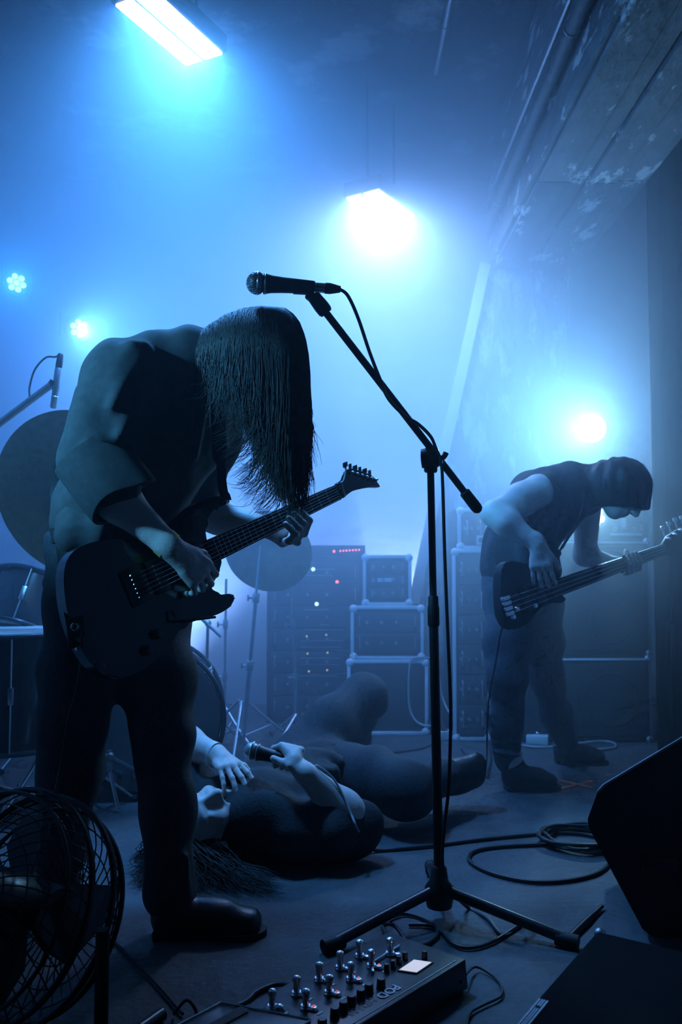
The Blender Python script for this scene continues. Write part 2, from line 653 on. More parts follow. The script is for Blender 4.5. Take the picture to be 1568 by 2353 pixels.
def wrinkles(amp, freq, seed=0, stretch=(1, 1, 1)):
    """soft cloth folds: a sum of bent sine waves"""
    rs = np.random.RandomState(seed)
    ws = []
    for i in range(5):
        d = rs.normal(size=3) * np.array(stretch)
        d /= np.linalg.norm(d)
        ws.append((d * freq * (0.6 + 0.9 * rs.rand()), rs.rand() * 6.28, rs.normal(size=3) * freq * 0.35, rs.rand() * 6.28))

    def f(X):
        s = 0
        for d, ph, d2, ph2 in ws:
            s = s + np.sin(X @ d + ph + 1.3 * np.sin(X @ d2 + ph2))
        return (amp / 2.2) * np.asarray(s)
    return f


def streaks(amp, freq, drift=10.0, seed=0):
    """long folds running up and down the cloth"""
    rs = np.random.RandomState(seed)
    ws = []
    for i in range(4):
        a = rs.rand() * 3.14
        ws.append((math.cos(a), math.sin(a), freq * (0.7 + 0.8 * rs.rand()), drift * rs.normal(), rs.rand() * 6.28, 6 + 8 * rs.rand()))

    def f(X):
        s = 0
        for cx, cy, w, dr, ph, m in ws:
            s = s + np.sin(w * (cx * X[:, 0] + cy * X[:, 1]) + dr * X[:, 2] + ph + 0.9 * np.sin(m * X[:, 2] + ph))
        return (amp / 2.0) * s
    return f


def hand(S, wrist, fwd, palm, thumb, curls, sc=1.0, spread=0.06, thumb_curl=0.5, k=0.007, thumb_out=0.75):
    """palm, four unequal jointed fingers and a thumb. fwd: wrist to knuckles; palm: the way the palm faces; thumb: thumb side"""
    f = V(fwd).normalized()
    n = (V(palm) - f * V(palm).dot(f)).normalized()
    s = f.cross(n)
    if s.dot(V(thumb)) < 0:
        s = -s
    w = V(wrist)
    L = [0.078, 0.086, 0.080, 0.063]
    R = [0.0088, 0.0090, 0.0085, 0.0075]
    S.flat(w + f * 0.012 * sc, w + f * 0.070 * sc, (0.026 * sc, 0.017 * sc), (0.037 * sc, 0.0135 * sc), s, k=0.012)
    S.cap(w - f * 0.02 * sc, w + f * 0.03 * sc, 0.023 * sc, 0.021 * sc, k=0.02)
    S.cap(w + f * 0.02 * sc + s * 0.020 * sc + n * 0.006 * sc, w + f * 0.045 * sc + s * 0.033 * sc + n * 0.012 * sc, 0.016 * sc, 0.014 * sc, k=0.012)
    for i in range(4):
        off = (1.5 - i) * 0.0195
        p = w + f * (0.082 - 0.004 * abs(i - 1)) * sc + s * off * sc
        S.cap(w + f * 0.045 * sc + s * off * 0.8 * sc, p, 0.0115 * sc, 0.0105 * sc, k=0.008)
        c = curls[i] if isinstance(curls[i], (list, tuple)) else [curls[i]] * 3
        ang = 0.0
        side = (1.5 - i) * spread
        for jn, fr in enumerate((0.50, 0.28, 0.22)):
            ang += c[jn]
            d = (f * math.cos(ang) + n * math.sin(ang) + s * side).normalized()
            q = p + d * L[i] * fr * sc
            S.cap(p, q, R[i] * sc * (1 - 0.07 * jn), R[i] * sc * (0.93 - 0.07 * jn), k=0.004)
            p = q
    p = w + f * 0.038 * sc + s * 0.032 * sc + n * 0.010 * sc
    d = (f * (1 - thumb_out * 0.4) + s * thumb_out + n * 0.35).normalized()
    for jn, ln in enumerate((0.032, 0.028)):
        q = p + d * ln * sc
        S.cap(p, q, 0.0112 * sc - 0.001 * jn, 0.0098 * sc - 0.001 * jn, k=0.006)
        p = q
        d = (d + (n * 0.6 - s * 0.5) * thumb_curl).normalized()


def head(S, c, face, up, sc=1.0, mouth=0.0):
    """cranium, jaw, brow, nose, lips, ears; face: the way it looks; up: to the crown"""
    f = V(face).normalized()
    u = (V(up) - f * V(up).dot(f)).normalized()
    s = f.cross(u)
    c = V(c)
    A = (s, f, u)
    at = lambda x, y, z: c + (s * x + f * y + u * z) * sc
    r = lambda *q: [v * sc for v in q]
    S.egg(at(0, -0.012, 0.030), r(0.074, 0.094, 0.082), A, k=0.02)
    S.egg(at(0, 0.022, -0.030), r(0.060, 0.066, 0.070), A, k=0.03)
    S.egg(at(0, 0.050, -0.082 - mouth * 0.6), r(0.030, 0.026, 0.022), A, k=0.03)          # chin
    S.egg(at(0, 0.074, 0.022), r(0.052, 0.014, 0.010), A, k=0.015)                         # brow
    S.cap(at(0, 0.084, 0.012), at(0, 0.104, -0.026), 0.009 * sc, 0.013 * sc, k=0.010)       # nose
    for x in (-1, 1):
        S.egg(at(x * 0.012, 0.094, -0.030), r(0.009, 0.010, 0.008), A, k=0.008)
        S.cut(at(x * 0.031, 0.094, 0.003), r(0.018, 0.014, 0.010), A, k=0.012)
        S.egg(at(x * 0.031, 0.072, 0.002), r(0.015, 0.013, 0.010), A, k=0.003)
        S.egg(at(x * 0.042, 0.062, -0.022), r(0.022, 0.020, 0.018), A, k=0.02)             # cheek
        S.egg(at(x * 0.077, -0.008, -0.008), r(0.009, 0.020, 0.032), A, k=0.006)           # ear
    S.egg(at(0, 0.082, -0.050 + mouth * 0.3), r(0.024, 0.010, 0.007), A, k=0.006)
    S.egg(at(0, 0.079, -0.062 - mouth * 0.5), r(0.022, 0.010, 0.008), A, k=0.006)
    if mouth:
        S.cut(at(0, 0.088, -0.057 - mouth * 0.1), r(0.020, 0.030, 0.5 * mouth + 0.004), A, k=0.005)


def strands(paths, r0, r1, n=3):
    """many hair strands (lists of points) as one mesh"""
    m = len(paths[0])
    A = np.array([[tuple(p) for p in q] for q in paths])
    T = np.gradient(A, axis=1)
    T /= np.linalg.norm(T, axis=2, keepdims=True) + 1e-9
    hint = np.array([0.31, 0.87, 0.22])
    X = np.cross(T, hint)
    X /= np.linalg.norm(X, axis=2, keepdims=True) + 1e-9
    Y = np.cross(T, X)
    R = (r0 + (r1 - r0) * np.linspace(0, 1, m) ** 2)[None, :, None]
    rings = [A + R * (X * math.cos(2 * math.pi * k / n) + Y * math.sin(2 * math.pi * k / n)) for k in range(n)]
    Vv = np.stack(rings, 2).reshape(-1, 3)
    base = (np.arange(len(paths))[:, None] * m + np.arange(m - 1)[None]).ravel() * n
    q = np.concatenate([np.stack([base + k, base + (k + 1) % n, base + n + (k + 1) % n, base + n + k], 1) for k in range(n)])
    me = bpy.data.meshes.new('hair')
    me.vertices.add(len(Vv))
    me.vertices.foreach_set('co', Vv.astype(np.float32).ravel())
    me.loops.add(len(q) * 4)
    me.loops.foreach_set('vertex_index', q.astype(np.int32).ravel())
    me.polygons.add(len(q))
    me.polygons.foreach_set('loop_start', np.arange(len(q), dtype=np.int32) * 4)
    me.update(calc_edges=True)
    return me


def interp(x, pts):
    return float(np.interp(x, [p[0] for p in pts], [p[1] for p in pts]))

# ================================================================== the setting
def struct(name, mb, material, parent=None, **kw):
    o = mb.build(name, material, parent, **kw)
    if parent is None:
        o['kind'] = 'structure'
    return o


ROOM_L, ROOM_R, ROOM_B, ROOM_F, CEIL = -2.2, 1.95, 5.25, -0.6, 3.2
struct('floor', MB().box(((ROOM_L + ROOM_R) / 2, (ROOM_B + ROOM_F) / 2, -0.05), ROOM_R - ROOM_L + 0.4, ROOM_B - ROOM_F + 0.4, 0.1), M_FLOOR, smooth=False)
struct('ceiling', MB().box(((ROOM_L + ROOM_R) / 2, (ROOM_B + ROOM_F) / 2, CEIL + 0.05), ROOM_R - ROOM_L + 0.4, ROOM_B - ROOM_F + 0.4, 0.1), M_CEIL, smooth=False)
struct('wall_back', MB().box(((ROOM_L + ROOM_R) / 2, ROOM_B + 0.05, CEIL / 2), ROOM_R - ROOM_L + 0.4, 0.1, CEIL), M_WALL, smooth=False)
struct('wall_left', MB().box((ROOM_L - 0.05, (ROOM_B + ROOM_F) / 2, CEIL / 2), 0.1, ROOM_B - ROOM_F, CEIL), M_WALL, smooth=False)
struct('wall_right', MB().box((ROOM_R + 0.05, (ROOM_B + ROOM_F) / 2, CEIL / 2), 0.1, ROOM_B - ROOM_F, CEIL), M_WALL, smooth=False)

# old boarded beam running front to back under the ceiling, on a leaning column
BZ = 2.45
beam = struct('ceiling_beam', MB().box((1.052, 2.1, BZ + 0.375), 0.456, 5.2, 0.73, 0.01), M_BOARD, angle=30)
edges = [(0.824, 0.958, 0.020), (0.964, 1.026, 0.008), (1.032, 1.148, 0.026), (1.154, 1.282, 0.014)]
for (x0, x1, dz) in edges:
    y = -0.5
    i = 0
    while y < 4.66:
        ln = 2.3 if (i + int(x0 * 50)) % 2 else 1.75
        y1 = min(y + ln, 4.68)
        if y1 - y < 0.3:
            break
        MB().box(((x0 + x1) / 2, (y + y1) / 2, BZ + 0.012 - dz / 2), x1 - x0, y1 - y - 0.006, 0.024 + dz, 0.004).build('board', M_BOARD, beam, angle=30)
        y = y1
        i += 1
for (z0, z1, dx) in [(2.45, 2.63, 0.018), (2.64, 2.83, 0.008), (2.84, 3.02, 0.016)]:
    for y0, y1 in ((-0.5, 2.0), (2.006, 4.68)):
        MB().box((0.824 - dx / 2, (y0 + y1) / 2, (z0 + z1) / 2), 0.012 + dx, y1 - y0, z1 - z0, 0.004).build('board', M_BOARD, beam, angle=30)

col_poly = [(0.79, BZ), (1.27, BZ), (1.19, 1.80), (1.08, 0.9), (1.03, 0.0), (0.27, 0.0), (0.42, 0.75), (0.56, 1.42)]
struct('support_column', MB().prism([(x, 4.62, z) for x, z in col_poly], (0, 0.36, 0), 0.012), M_COLUMN, angle=30)
# thin pale corner strip running up the edge of the column
struct('trim_1', MB().ribbon([V((x - 0.012, 4.605, z)) for x, z in [(0.27, 0.0), (0.42, 0.75), (0.56, 1.42), (0.79, 2.45)]], V((1, 0, 0)), 0.055, 0.02), M_WHITE, smooth=False)

# conduits along the beam
M_HOSE = mat('grey_ribbed_hose', (0.10, 0.105, 0.11), 0.6)
def conduit(pts, r, label, ribbed=False, n=10):
    c = thing('conduit_pipe', pts[0], label, 'pipe')
    path = crom(pts, 40 if ribbed else 8)
    if ribbed:
        rr = [r * (1.0 + 0.10 * math.sin(i * 1.9)) for i in range(len(path))]
        MB().tube(path, rr, n).build('hose', M_HOSE, c, angle=0)
    else:
        MB().tube(path, r, n).build('tube', M_STEEL, c)
    for t in (0.25, 0.6, 0.88):
        p = path[int(t * (len(path) - 1))]
        q = path[min(int(t * (len(path) - 1)) + 1, len(path) - 1)]
        MB().ring(p, q - p, r + 0.001, 0.004, 16, 6).build('clamp', M_STEEL, c)
    return c


conduit([(0.765, y, 2.60 + 0.012 * math.sin(y * 3)) for y in (-0.4, 0.6, 1.5, 2.3, 3.1, 3.9, 4.55)], 0.026, 'thick ribbed cable conduit clipped along the side of the beam', True)
conduit([(0.770, y, 2.735) for y in (-0.4, 1.0, 2.2, 3.3, 4.5)], 0.010, 'thin straight metal pipe above the ribbed conduit on the beam')
conduit([(0.45, y, 3.16) for y in (0.4, 1.6, 2.8, 4.0)] , 0.013, 'thin metal pipe fixed flat under the ceiling left of the beam')
conduit([(0.05, 3.05, 3.17), (0.3, 3.02, 3.165), (0.55, 2.9, 3.15), (0.74, 2.75, 2.95), (0.768, 2.7, 2.74)], 0.007, 'loose wire crossing the ceiling towards the beam')

# black drape hung across the side of the stage
DRX, DRY = 1.36, 3.78
dr = MB()
pts = []
for i in range(61):
    x = DRX + (ROOM_R - 0.03 - DRX) * i / 60
    pts.append((x, DRY + 0.035 * math.sin(i * 0.85) + 0.012 * math.sin(i * 0.31)))
vs, fs = [], []
for (x, y) in pts:
    vs += [(x, y, 0.01), (x, y + 0.006, 0.01), (x, y + 0.006, 2.9), (x, y, 2.9)]
for i in range(len(pts) - 1):
    for k in range(4):
        fs.append((i * 4 + k, i * 4 + (k + 1) % 4, (i + 1) * 4 + (k + 1) % 4, (i + 1) * 4 + k))
dr.add(vs, fs)
dc = thing('stage_drape', (DRX + 0.28, DRY, 0), 'black pleated stage drape hanging beside the bass speaker stack', 'curtain')
dr.build('cloth', M_CURTAIN, dc, angle=0)
MB().tube([(DRX - 0.04, DRY, 2.915), (ROOM_R, DRY, 2.915)], 0.016, 10).build('rail', M_BLACKMETAL, dc)

# haze blown in from the back of the stage: thick high up at the back, thin near the floor, the front edge and the side drape
hz = bpy.data.materials.new('stage_haze')
hz.use_nodes = True
n, l = hz.node_tree.nodes, hz.node_tree.links
n.clear()
ho = n.new('ShaderNodeOutputMaterial')
tc = n.new('ShaderNodeTexCoord')
sp3 = n.new('ShaderNodeSeparateXYZ')
l.new(tc.outputs['Object'], sp3.inputs[0])


def ramp(sock, lo, hi, a, b):
    r = n.new('ShaderNodeMapRange')
    r.interpolation_type = 'SMOOTHSTEP'
    r.inputs['From Min'].default_value, r.inputs['From Max'].default_value = lo, hi
    r.inputs['To Min'].default_value, r.inputs['To Max'].default_value = a, b
    l.new(sock, r.inputs['Value'])
    return r.outputs['Result']


def times(a, b):
    m = n.new('ShaderNodeMath')
    m.operation = 'MULTIPLY'
    l.new(a, m.inputs[0])
    if isinstance(b, (int, float)):
        m.inputs[1].default_value = b
    else:
        l.new(b, m.inputs[1])
    return m.outputs[0]


dens = times(ramp(sp3.outputs['X'], 0.8, 1.7, 1.0, 0.3), times(ramp(sp3.outputs['Y'], 2.2, 4.1, 0.03, 1.0), ramp(sp3.outputs['Z'], 0.2, 1.3, 0.35, 1.0)))
h_sc = n.new('ShaderNodeVolumeScatter')
h_sc.inputs['Color'].default_value = (0.78, 0.90, 1.0, 1)
h_sc.inputs['Anisotropy'].default_value = 0.35
l.new(times(dens, HAZE), h_sc.inputs['Density'])
h_ab = n.new('ShaderNodeVolumeAbsorption')
h_ab.inputs['Color'].default_value = (0.0, 0.62, 1.0, 1)
l.new(times(dens, 0.40), h_ab.inputs['Density'])
h_add = n.new('ShaderNodeAddShader')
l.new(h_sc.outputs[0], h_add.inputs[0])
l.new(h_ab.outputs[0], h_add.inputs[1])
l.new(h_add.outputs[0], ho.inputs['Volume'])
hb = MB().box(((ROOM_L + ROOM_R) / 2, (1.2 + ROOM_B) / 2, CEIL / 2), ROOM_R - ROOM_L - 0.02, ROOM_B - 1.2 - 0.02, CEIL - 0.02).build('haze', hz, smooth=False)
tag(hb, 'blue-lit haze hanging thick over the back of the stage', 'haze', kind='stuff')

# ================================================================== lamps
def led_panel(corners, z, label, key, rods):
    """two glowing strips side by side in a shallow tray, hung from the ceiling"""
    c = [G(px, py, z) for px, py in corners]           # 0-1 long edge, 1-2 short edge
    o = (c[0] + c[2]) / 2
    u = (c[1] - c[0])
    L = u.length
    u.normalize()
    w = (c[2] - c[1])
    w = w - u * w.dot(u)
    W = w.length
    w.normalize()
    up = V((0, 0, 1))
    t = thing('led_panel_light', o + up * 0.05, label, 'stage light')
    MB().obox(o + up * 0.045, u * (L / 2 + 0.008), w * (W / 2 + 0.008), up * 0.035, 0.006).build('housing', M_BLACKMETAL, t)
    for s in (-1, 1):
        MB().obox(o + w * (s * W * 0.258) + up * 0.006, u * (L / 2 - 0.004), w * (W * 0.222), up * 0.005, 0.003).build('diffuser', M_LEDTUBE, t)
    MB().obox(o + up * 0.006, u * (L / 2), w * (W * 0.022), up * 0.006).build('divider', M_STEEL, t)
    for s in (-1, 1):
        b = o + u * (s * L * 0.36) + up * 0.08
        MB().tube([b, V((b.x, b.y, CEIL))], 0.006, 8).build('hanging_rod', M_BLACKMETAL, t)
    e, col, spread = LAMP[key]
    d = bpy.data.lights.new('panel_glow', 'AREA')
    d.spread = math.radians(spread)
    d.shape = 'RECTANGLE'
    d.size, d.size_y = L, W
    d.energy, d.color = e, col
    lo = bpy.data.objects.new('panel_glow', d)
    COL.objects.link(lo)
    R = Matrix((u, w, u.cross(w))).transposed()
    if R.col[2].z < 0:
        R = Matrix((u, -w, u.cross(-w))).transposed()
    lo.matrix_basis = Matrix.Translation(o - up * 0.004) @ R.to_4x4()
    attach(lo, t)
    return t


led_panel([(265, 18), (430, 157), (512, 125)], CAM_H + 1.8, 'long two-strip LED panel glowing under the ceiling above the guitarist', 'panel_near', 2)
led_panel([(850, 457), (884, 517), (952, 495)] if False else [(868, 435), (952, 495), (884, 517)], CAM_H + 1.75, 'smaller LED panel glowing under the ceiling near the beam', 'panel_far', 2)


def par_light(pos, aim, label, key, soft=0.02, *, r=0.075, spot=75, lens=0.0165, body=0.2, mount=None, ring_r=0.037, group=None, matl=None):
    pos, aim = V(pos), V(aim)
    ax = (aim - pos).normalized()
    a, x, y = frame(ax)
    t = thing('par_light', pos - ax * body, label, 'stage light', group)
    MB().lathe([(r * 0.55, -body), (r * 0.8, -body * 0.92), (r * 0.95, -body * 0.4), (r, -0.01), (r * 1.04, 0.0), (r * 1.04, 0.02), (r * 0.93, 0.02), (r * 0.9, -0.004)], pos, ax, 28).build('can', M_BLACKMETAL, t)
    spots = [V((0, 0))] + [V((math.cos(k * math.pi / 3 + 0.25), math.sin(k * math.pi / 3 + 0.25))) * ring_r for k in range(6)]
    for s in spots:
        MB().lathe([(lens * 0.95, -0.004), (lens, 0.0), (lens * 0.8, 0.007), (lens * 0.3, 0.010)], pos + x * s[0] + y * s[1], ax, 14).build('lens', matl or M_LEDLENS, t)
    # yoke bracket
    for s in (-1, 1):
        MB().obox(pos - ax * body * 0.45 + x * (r * 1.1 * s) if abs(x.z) < 0.6 else pos - ax * body * 0.45 + y * (r * 1.1 * s),
                  ax * 0.012, V((0, 0, 1)) * r * 0.9, ax.cross(V((0, 0, 1))).normalized() * 0.003).build('yoke', M_BLACKMETAL, t)
    if mount is not None:
        MB().tube([pos - ax * body * 0.9, V(mount)], 0.012, 10).build('bracket', M_BLACKMETAL, t)
    e, col = LAMP[key]
    lamp('beam', 'SPOT', pos + ax * 0.03, aim, e, col, t, size=soft, spot=spot, blend=0.7)
    return t


wl1 = P(38, 650, 4.85)
wl2 = P(182, 755, 4.85)
par_light(wl1, (-0.6, 1.2, 1.2), 'round seven-lens LED par light high on the back wall by the corner', 'wash_left', mount=(wl1.x - 0.05, ROOM_B, wl1.z + 0.02))
par_light(wl2, (0.3, 2.4, 1.0), 'round seven-lens LED par light on the back wall, lower of the pair', 'wash_left_low', mount=(wl2.x - 0.03, ROOM_B, wl2.z + 0.02))

par_light((0.27, 5.09, 0.16), (0.08, 4.85, 1.9), 'LED par light standing on the floor behind the amplifier racks, pointing up', 'floor_par', 0.05, body=0.13, spot=120)  # hidden lamp added to brighten the back wall and the haze above the racks

par_light((-0.97, 5.05, 0.16), (-0.72, 4.80, 1.9), 'LED par light standing on the floor behind the drum kit, pointing up', 'drum_par', 0.05, body=0.13, spot=95)  # second hidden lamp, added to lift the haze behind the guitarist

# strong single spot behind the bass player
sp = P(1362, 985, 4.75)
st = thing('spotlight', (sp.x, ROOM_B, sp.z), 'dazzling round spotlight on the back wall behind the bent bass player', 'stage light')
sax = (V((-0.7, 0.9, 1.2)) - sp).normalized()
MB().lathe([(0.05, -0.26), (0.075, -0.22), (0.082, -0.05), (0.088, 0.0), (0.088, 0.03), (0.078, 0.03), (0.076, 0.0)], sp, sax, 28).build('can', M_BLACKMETAL, st)
MB().lathe([(0.074, -0.006), (0.074, 0.0), (0.05, 0.012), (0.015, 0.017)], sp, sax, 24).build('lens', M_SPOTLENS, st)
MB().tube([sp - sax * 0.2, V((sp.x, ROOM_B, sp.z + 0.05))], 0.014, 10).build('bracket', M_BLACKMETAL, st)
lamp('beam', 'SPOT', sp + sax * 0.035, sp + sax, LAMP['spot_right'][0], LAMP['spot_right'][1], st, size=0.07, spot=105, blend=0.9)

# unseen par added on the left wall to light the guitarist's back and sleeve
par_light((-2.02, 1.0, 1.95), (-0.58, 2.05, 1.22), 'round seven-lens LED par light on the left wall by the front edge of the stage', 'front_par', 0.07, mount=(ROOM_L, 0.95, 1.97), spot=25)

# ================================================================== backline along the back wall
def slab(px0, px1, py0, py1, d, depth, bev=0.006, yaw=0.0):
    """centre and size of a box whose front face fills the pixel rectangle at distance d"""
    a, b = P(px0, py1, d), P(px1, py0, d)
    z0, z1 = a.z, b.z
    return V(((a.x + b.x) / 2, d + depth / 2, (z0 + z1) / 2)), b.x - a.x, z1 - z0


def rack(name, label, px0, px1, py0, py1, d, depth, cat, units=3, edge=True, stand_z=None, tilt=0.0, group=None, lite=None):
    c, w, h = slab(px0, px1, py0, py1, d, depth)
    if stand_z is not None:
        top = c.z + h / 2
        h = top - stand_z
        c.z = stand_z + h / 2
    t = thing(name, (c.x, c.y, c.z - h / 2), label, cat, group)
    MB().box(c, w, depth, h, 0.005).build('case', M_TOLEX, t)
    yf = c.y - depth / 2
    e = 0.017
    if edge:
        for sx in (-1, 1):
            MB().box((c.x + sx * (w / 2 - e / 2), yf - 0.003, c.z), e, 0.012, h - 0.03, 0.003).build('edge_trim', M_ALU, t)
            MB().box((c.x, yf - 0.003, c.z + sx * (h / 2 - e / 2)), w - 0.03, 0.012, e, 0.003).build('edge_trim', M_ALU, t)
            for sz in (-1, 1):
                MB().ball((c.x + sx * (w / 2 - 0.014), yf - 0.002, c.z + sz * (h / 2 - 0.014)), 0.021, 10, (1, 0.7, 1)).build('corner_cap', M_ALU, t)
    for i in range(units):
        hh = (h - 0.06) / units
        zc = c.z + h / 2 - 0.03 - hh * (i + 0.5)
        f = MB().box((c.x, yf - 0.001, zc), w - 0.05, 0.014, hh - 0.008, 0.003).build('rack_unit', M_PANELFACE, t)
        for k in range(3):
            MB().lathe([(0.009, 0), (0.009, 0.012), (0.007, 0.016)], (c.x + w * (-0.28 + 0.2 * k), yf - 0.008, zc), (0, -1, 0), 12).build('knob', M_STEEL, f)
        for sx in (-1, 1):
            MB().tube([(c.x + sx * (w / 2 - 0.045), yf - 0.008, zc - hh * 0.28), (c.x + sx * (w / 2 - 0.045), yf - 0.026, zc - hh * 0.2),
                       (c.x + sx * (w / 2 - 0.045), yf - 0.026, zc + hh * 0.2), (c.x + sx * (w / 2 - 0.045), yf - 0.008, zc + hh * 0.28)], 0.004, 6).build('handle', M_STEEL, f)
    for q in (lite or []):
        MB().box((P(q[0], q[1], yf).x, yf - 0.010, P(q[0], q[1], yf).z), q[2], 0.006, q[3], 0.001).build('name_plate', M_WHITE, t)
    return t, c, w, h


RD = 4.35
# centre stack: black utility case at the bottom, wide rack, small rack
t3, c3, w3, h3 = rack('equipment_case', 'large black equipment case on the floor under the wide rack', 798, 984, 1516, 1690, RD - 0.02, 0.27, 'case', 0, True, 0.0)
t2, c2, w2, h2 = rack('rack_case', 'wide rack case with bright metal edges on the black equipment case', 806, 974, 1392, 1512, RD, 0.25, 'rack', 2, True, c3.z + h3 / 2)
MB().box((c2.x, c2.y - 0.13, c2.z - h2 * 0.22), w2 - 0.06, 0.02, h2 * 0.3, 0.003).build('rack_unit', M_GRILLE, t2)
t1, c1, w1, h1 = rack('rack_case', 'small rack case with bright metal edges on top of the wide rack', 834, 946, 1275, 1391, RD + 0.01, 0.24, 'rack', 3, True, c2.z + h2 / 2, lite=[(887, 1333, 0.085, 0.020)])

# left amplifier rack with rows of indicator lights
tA, cA, wA, hA = rack('amplifier_rack', 'tall amplifier rack with amber lights behind the small cymbal', 612, 836, 1277, 1700, RD + 0.28, 0.45, 'rack', 7, False, 0.0)
yA = cA.y - 0.225
tE, cE, wE, hE = rack('effects_processor', 'flat effects unit with a row of red lights on the tall rack', 690, 840, 1253, 1276, RD + 0.30, 0.3, 'rack unit', 0, False, cA.z + hA / 2)
for k in range(9):
    p = P(768 + 7.2 * k, 1267 - 0.45 * k, cE.y - 0.153)
    if k != 1:
        MB().ball(p, 0.0058 if k else 0.008, 8).build('indicator_light', M_LED_R, tE)
for (px, py, m, r) in [(775, 1337, M_LED_R, 0.009), (720, 1308, M_LED_W, 0.011), (728, 1388, M_LED_W, 0.011), (705, 1462, M_LED_Y, 0.006), (750, 1459, M_LED_Y, 0.006),
                       (707, 1502, M_LED_Y, 0.006), (753, 1500, M_LED_Y, 0.006), (710, 1543, M_LED_Y, 0.006), (752, 1540, M_LED_Y, 0.006), (666, 1312, M_LED_W, 0.006)]:
    MB().ball(P(px, py, yA - 0.012), r, 10).build('indicator_light', m, tA)
for (px0, px1, py) in [(700, 740, 1401), (736, 756, 1401), (735, 756, 1435), (700, 790, 1447), (690, 790, 1472), (690, 785, 1487), (690, 780, 1512), (690, 780, 1527), (690, 775, 1553), (700, 770, 1308), (700, 765, 1322)]:
    a, b = P(px0, py, yA - 0.008), P(px1, py, yA - 0.008)
    MB().box((a + b) / 2, b.x - a.x, 0.008, 0.005).build('panel_lip', M_STEEL, tA)

# right of the stand: amp rack with an amplifier head on top
tB, cB, wB, hB = rack('amplifier_rack', 'narrow amplifier rack with metal rails right of the microphone stand', 1042, 1126, 1262, 1700, RD - 0.16, 0.40, 'rack', 6, True, 0.0)
tH, cH, wH, hH = rack('amplifier', 'amplifier head with two sockets on the narrow rack beside the bass player', 1052, 1124, 1168, 1260, RD - 0.15, 0.34, 'amplifier', 1, True, cB.z + hB / 2)
pl = MB().box((cH.x + 0.05, cH.y - 0.185, cH.z - 0.055), 0.075, 0.012, 0.045, 0.003).build('socket_plate', M_WHITE, tH)
for s in (-1, 1):
    MB().lathe([(0.012, 0), (0.012, 0.004), (0.008, 0.005)], (cH.x + 0.05 + 0.018 * s, cH.y - 0.191, cH.z - 0.055), (0, -1, 0), 14).build('socket', M_BLACKPLASTIC, pl)


# bass stack: two speaker cabinets, amp head
def speaker_cab(label, px0, px1, py0, py1, d, depth, z0, rows, cols):
    c, w, h = slab(px0, px1, py0, py1, d, depth)
    top = c.z + h / 2
    h = top - z0
    c.z = z0 + h / 2
    t = thing('speaker_cabinet', (c.x, c.y, z0), label, 'speaker')
    MB().box(c, w, depth, h, 0.012).build('case', M_TOLEX, t)
    MB().box((c.x, c.y - depth / 2, c.z), w - 0.06, 0.02, h - 0.06, 0.006).build('grille', M_GRILLE, t)
    MB().box((c.x, c.y - depth / 2 - 0.008, c.z + h / 2 - 0.014), w - 0.02, 0.012, 0.010, 0.002).build('edge_trim', M_ALU, t)
    for i in range(rows):
        for j in range(cols):
            MB().ring((c.x + (j - (cols - 1) / 2) * (w - 0.1) / cols, c.y - depth / 2 - 0.011, c.z + (i - (rows - 1) / 2) * (h - 0.08) / rows), (0, 1, 0),
                      min((w - 0.12) / cols, (h - 0.1) / rows) * 0.46, 0.004, 32, 6).build('driver_ring', M_BLACKMETAL, t)
    for sx in (-1, 1):
        for sz in (-1, 1):
            MB().ball((c.x + sx * (w / 2 - 0.012), c.y - depth / 2 + 0.008, c.z + sz * (h / 2 - 0.012)), 0.022, 10).build('corner_cap', M_STEEL, t)
        MB().box((c.x + sx * (w / 2 + 0.001), c.y, c.z + 0.05), 0.008, 0.16, 0.05, 0.003).build('handle', M_BLACKPLASTIC, t)
        MB().box((c.x + sx * (w / 2 - 0.006), c.y - depth / 2 - 0.004, c.z), 0.010, 0.01, h - 0.06, 0.002).build('edge_trim', M_STEEL, t)
    return t, c, w, h


s1, sc1, sw1, sh1 = speaker_cab('lower black bass speaker cabinet standing on the floor by the drape', 1178, 1496, 1508, 1700, 4.15, 0.45, 0.0, 1, 2)
s2, sc2, sw2, sh2 = speaker_cab('upper black bass speaker cabinet stacked under the bass amplifier head', 1178, 1493, 1240, 1507, 4.16, 0.44, sc1.z + sh1 / 2, 2, 2)
tb, cb, wb, hb = rack('bass_amplifier', 'bass amplifier head with a small pale label on top of the speaker stack', 1392, 1492, 1188, 1239, 4.2, 0.32, 'amplifier', 1, False, sc2.z + sh2 / 2)
MB().box(P(1434, 1204, 4.185), 0.022, 0.006, 0.055, 0.002).build('name_plate', M_WHITE, tb)
MB().box(P(1440, 1228, 4.185), 0.15, 0.006, 0.010, 0.002).build('edge_trim', M_ALU, tb)
# small par standing on the stack, seen past the player's chest
up = P(1366, 1188, 4.22)
par_light(up, (0.25, 1.6, 1.0), 'small seven-lens LED par light standing on the bass stack', 'uplight', r=0.062, spot=70, lens=0.019, body=0.14, mount=(up.x, up.y + 0.1, sc2.z + sh2 / 2), ring_r=0.033)

# ================================================================== drum kit
def cymbal(c, nrm, r, label, bow=0.03, side=1):
    prof = [(0.005, bow + 0.022), (0.018, bow + 0.021), (0.030, bow + 0.014), (0.042, bow + 0.003), (r * 0.6, bow * 0.42), (r * 0.97, 0.001), (r, 0.0),
            (r, -0.0016), (r * 0.6, bow * 0.42 - 0.0016), (0.042, bow + 0.001), (0.028, bow + 0.011), (0.005, bow + 0.018)]
    o = MB().lathe(prof, c, nrm, 72).build('cymbal', M_BRASS, angle=30)
    return tag(o, label, 'cymbal')


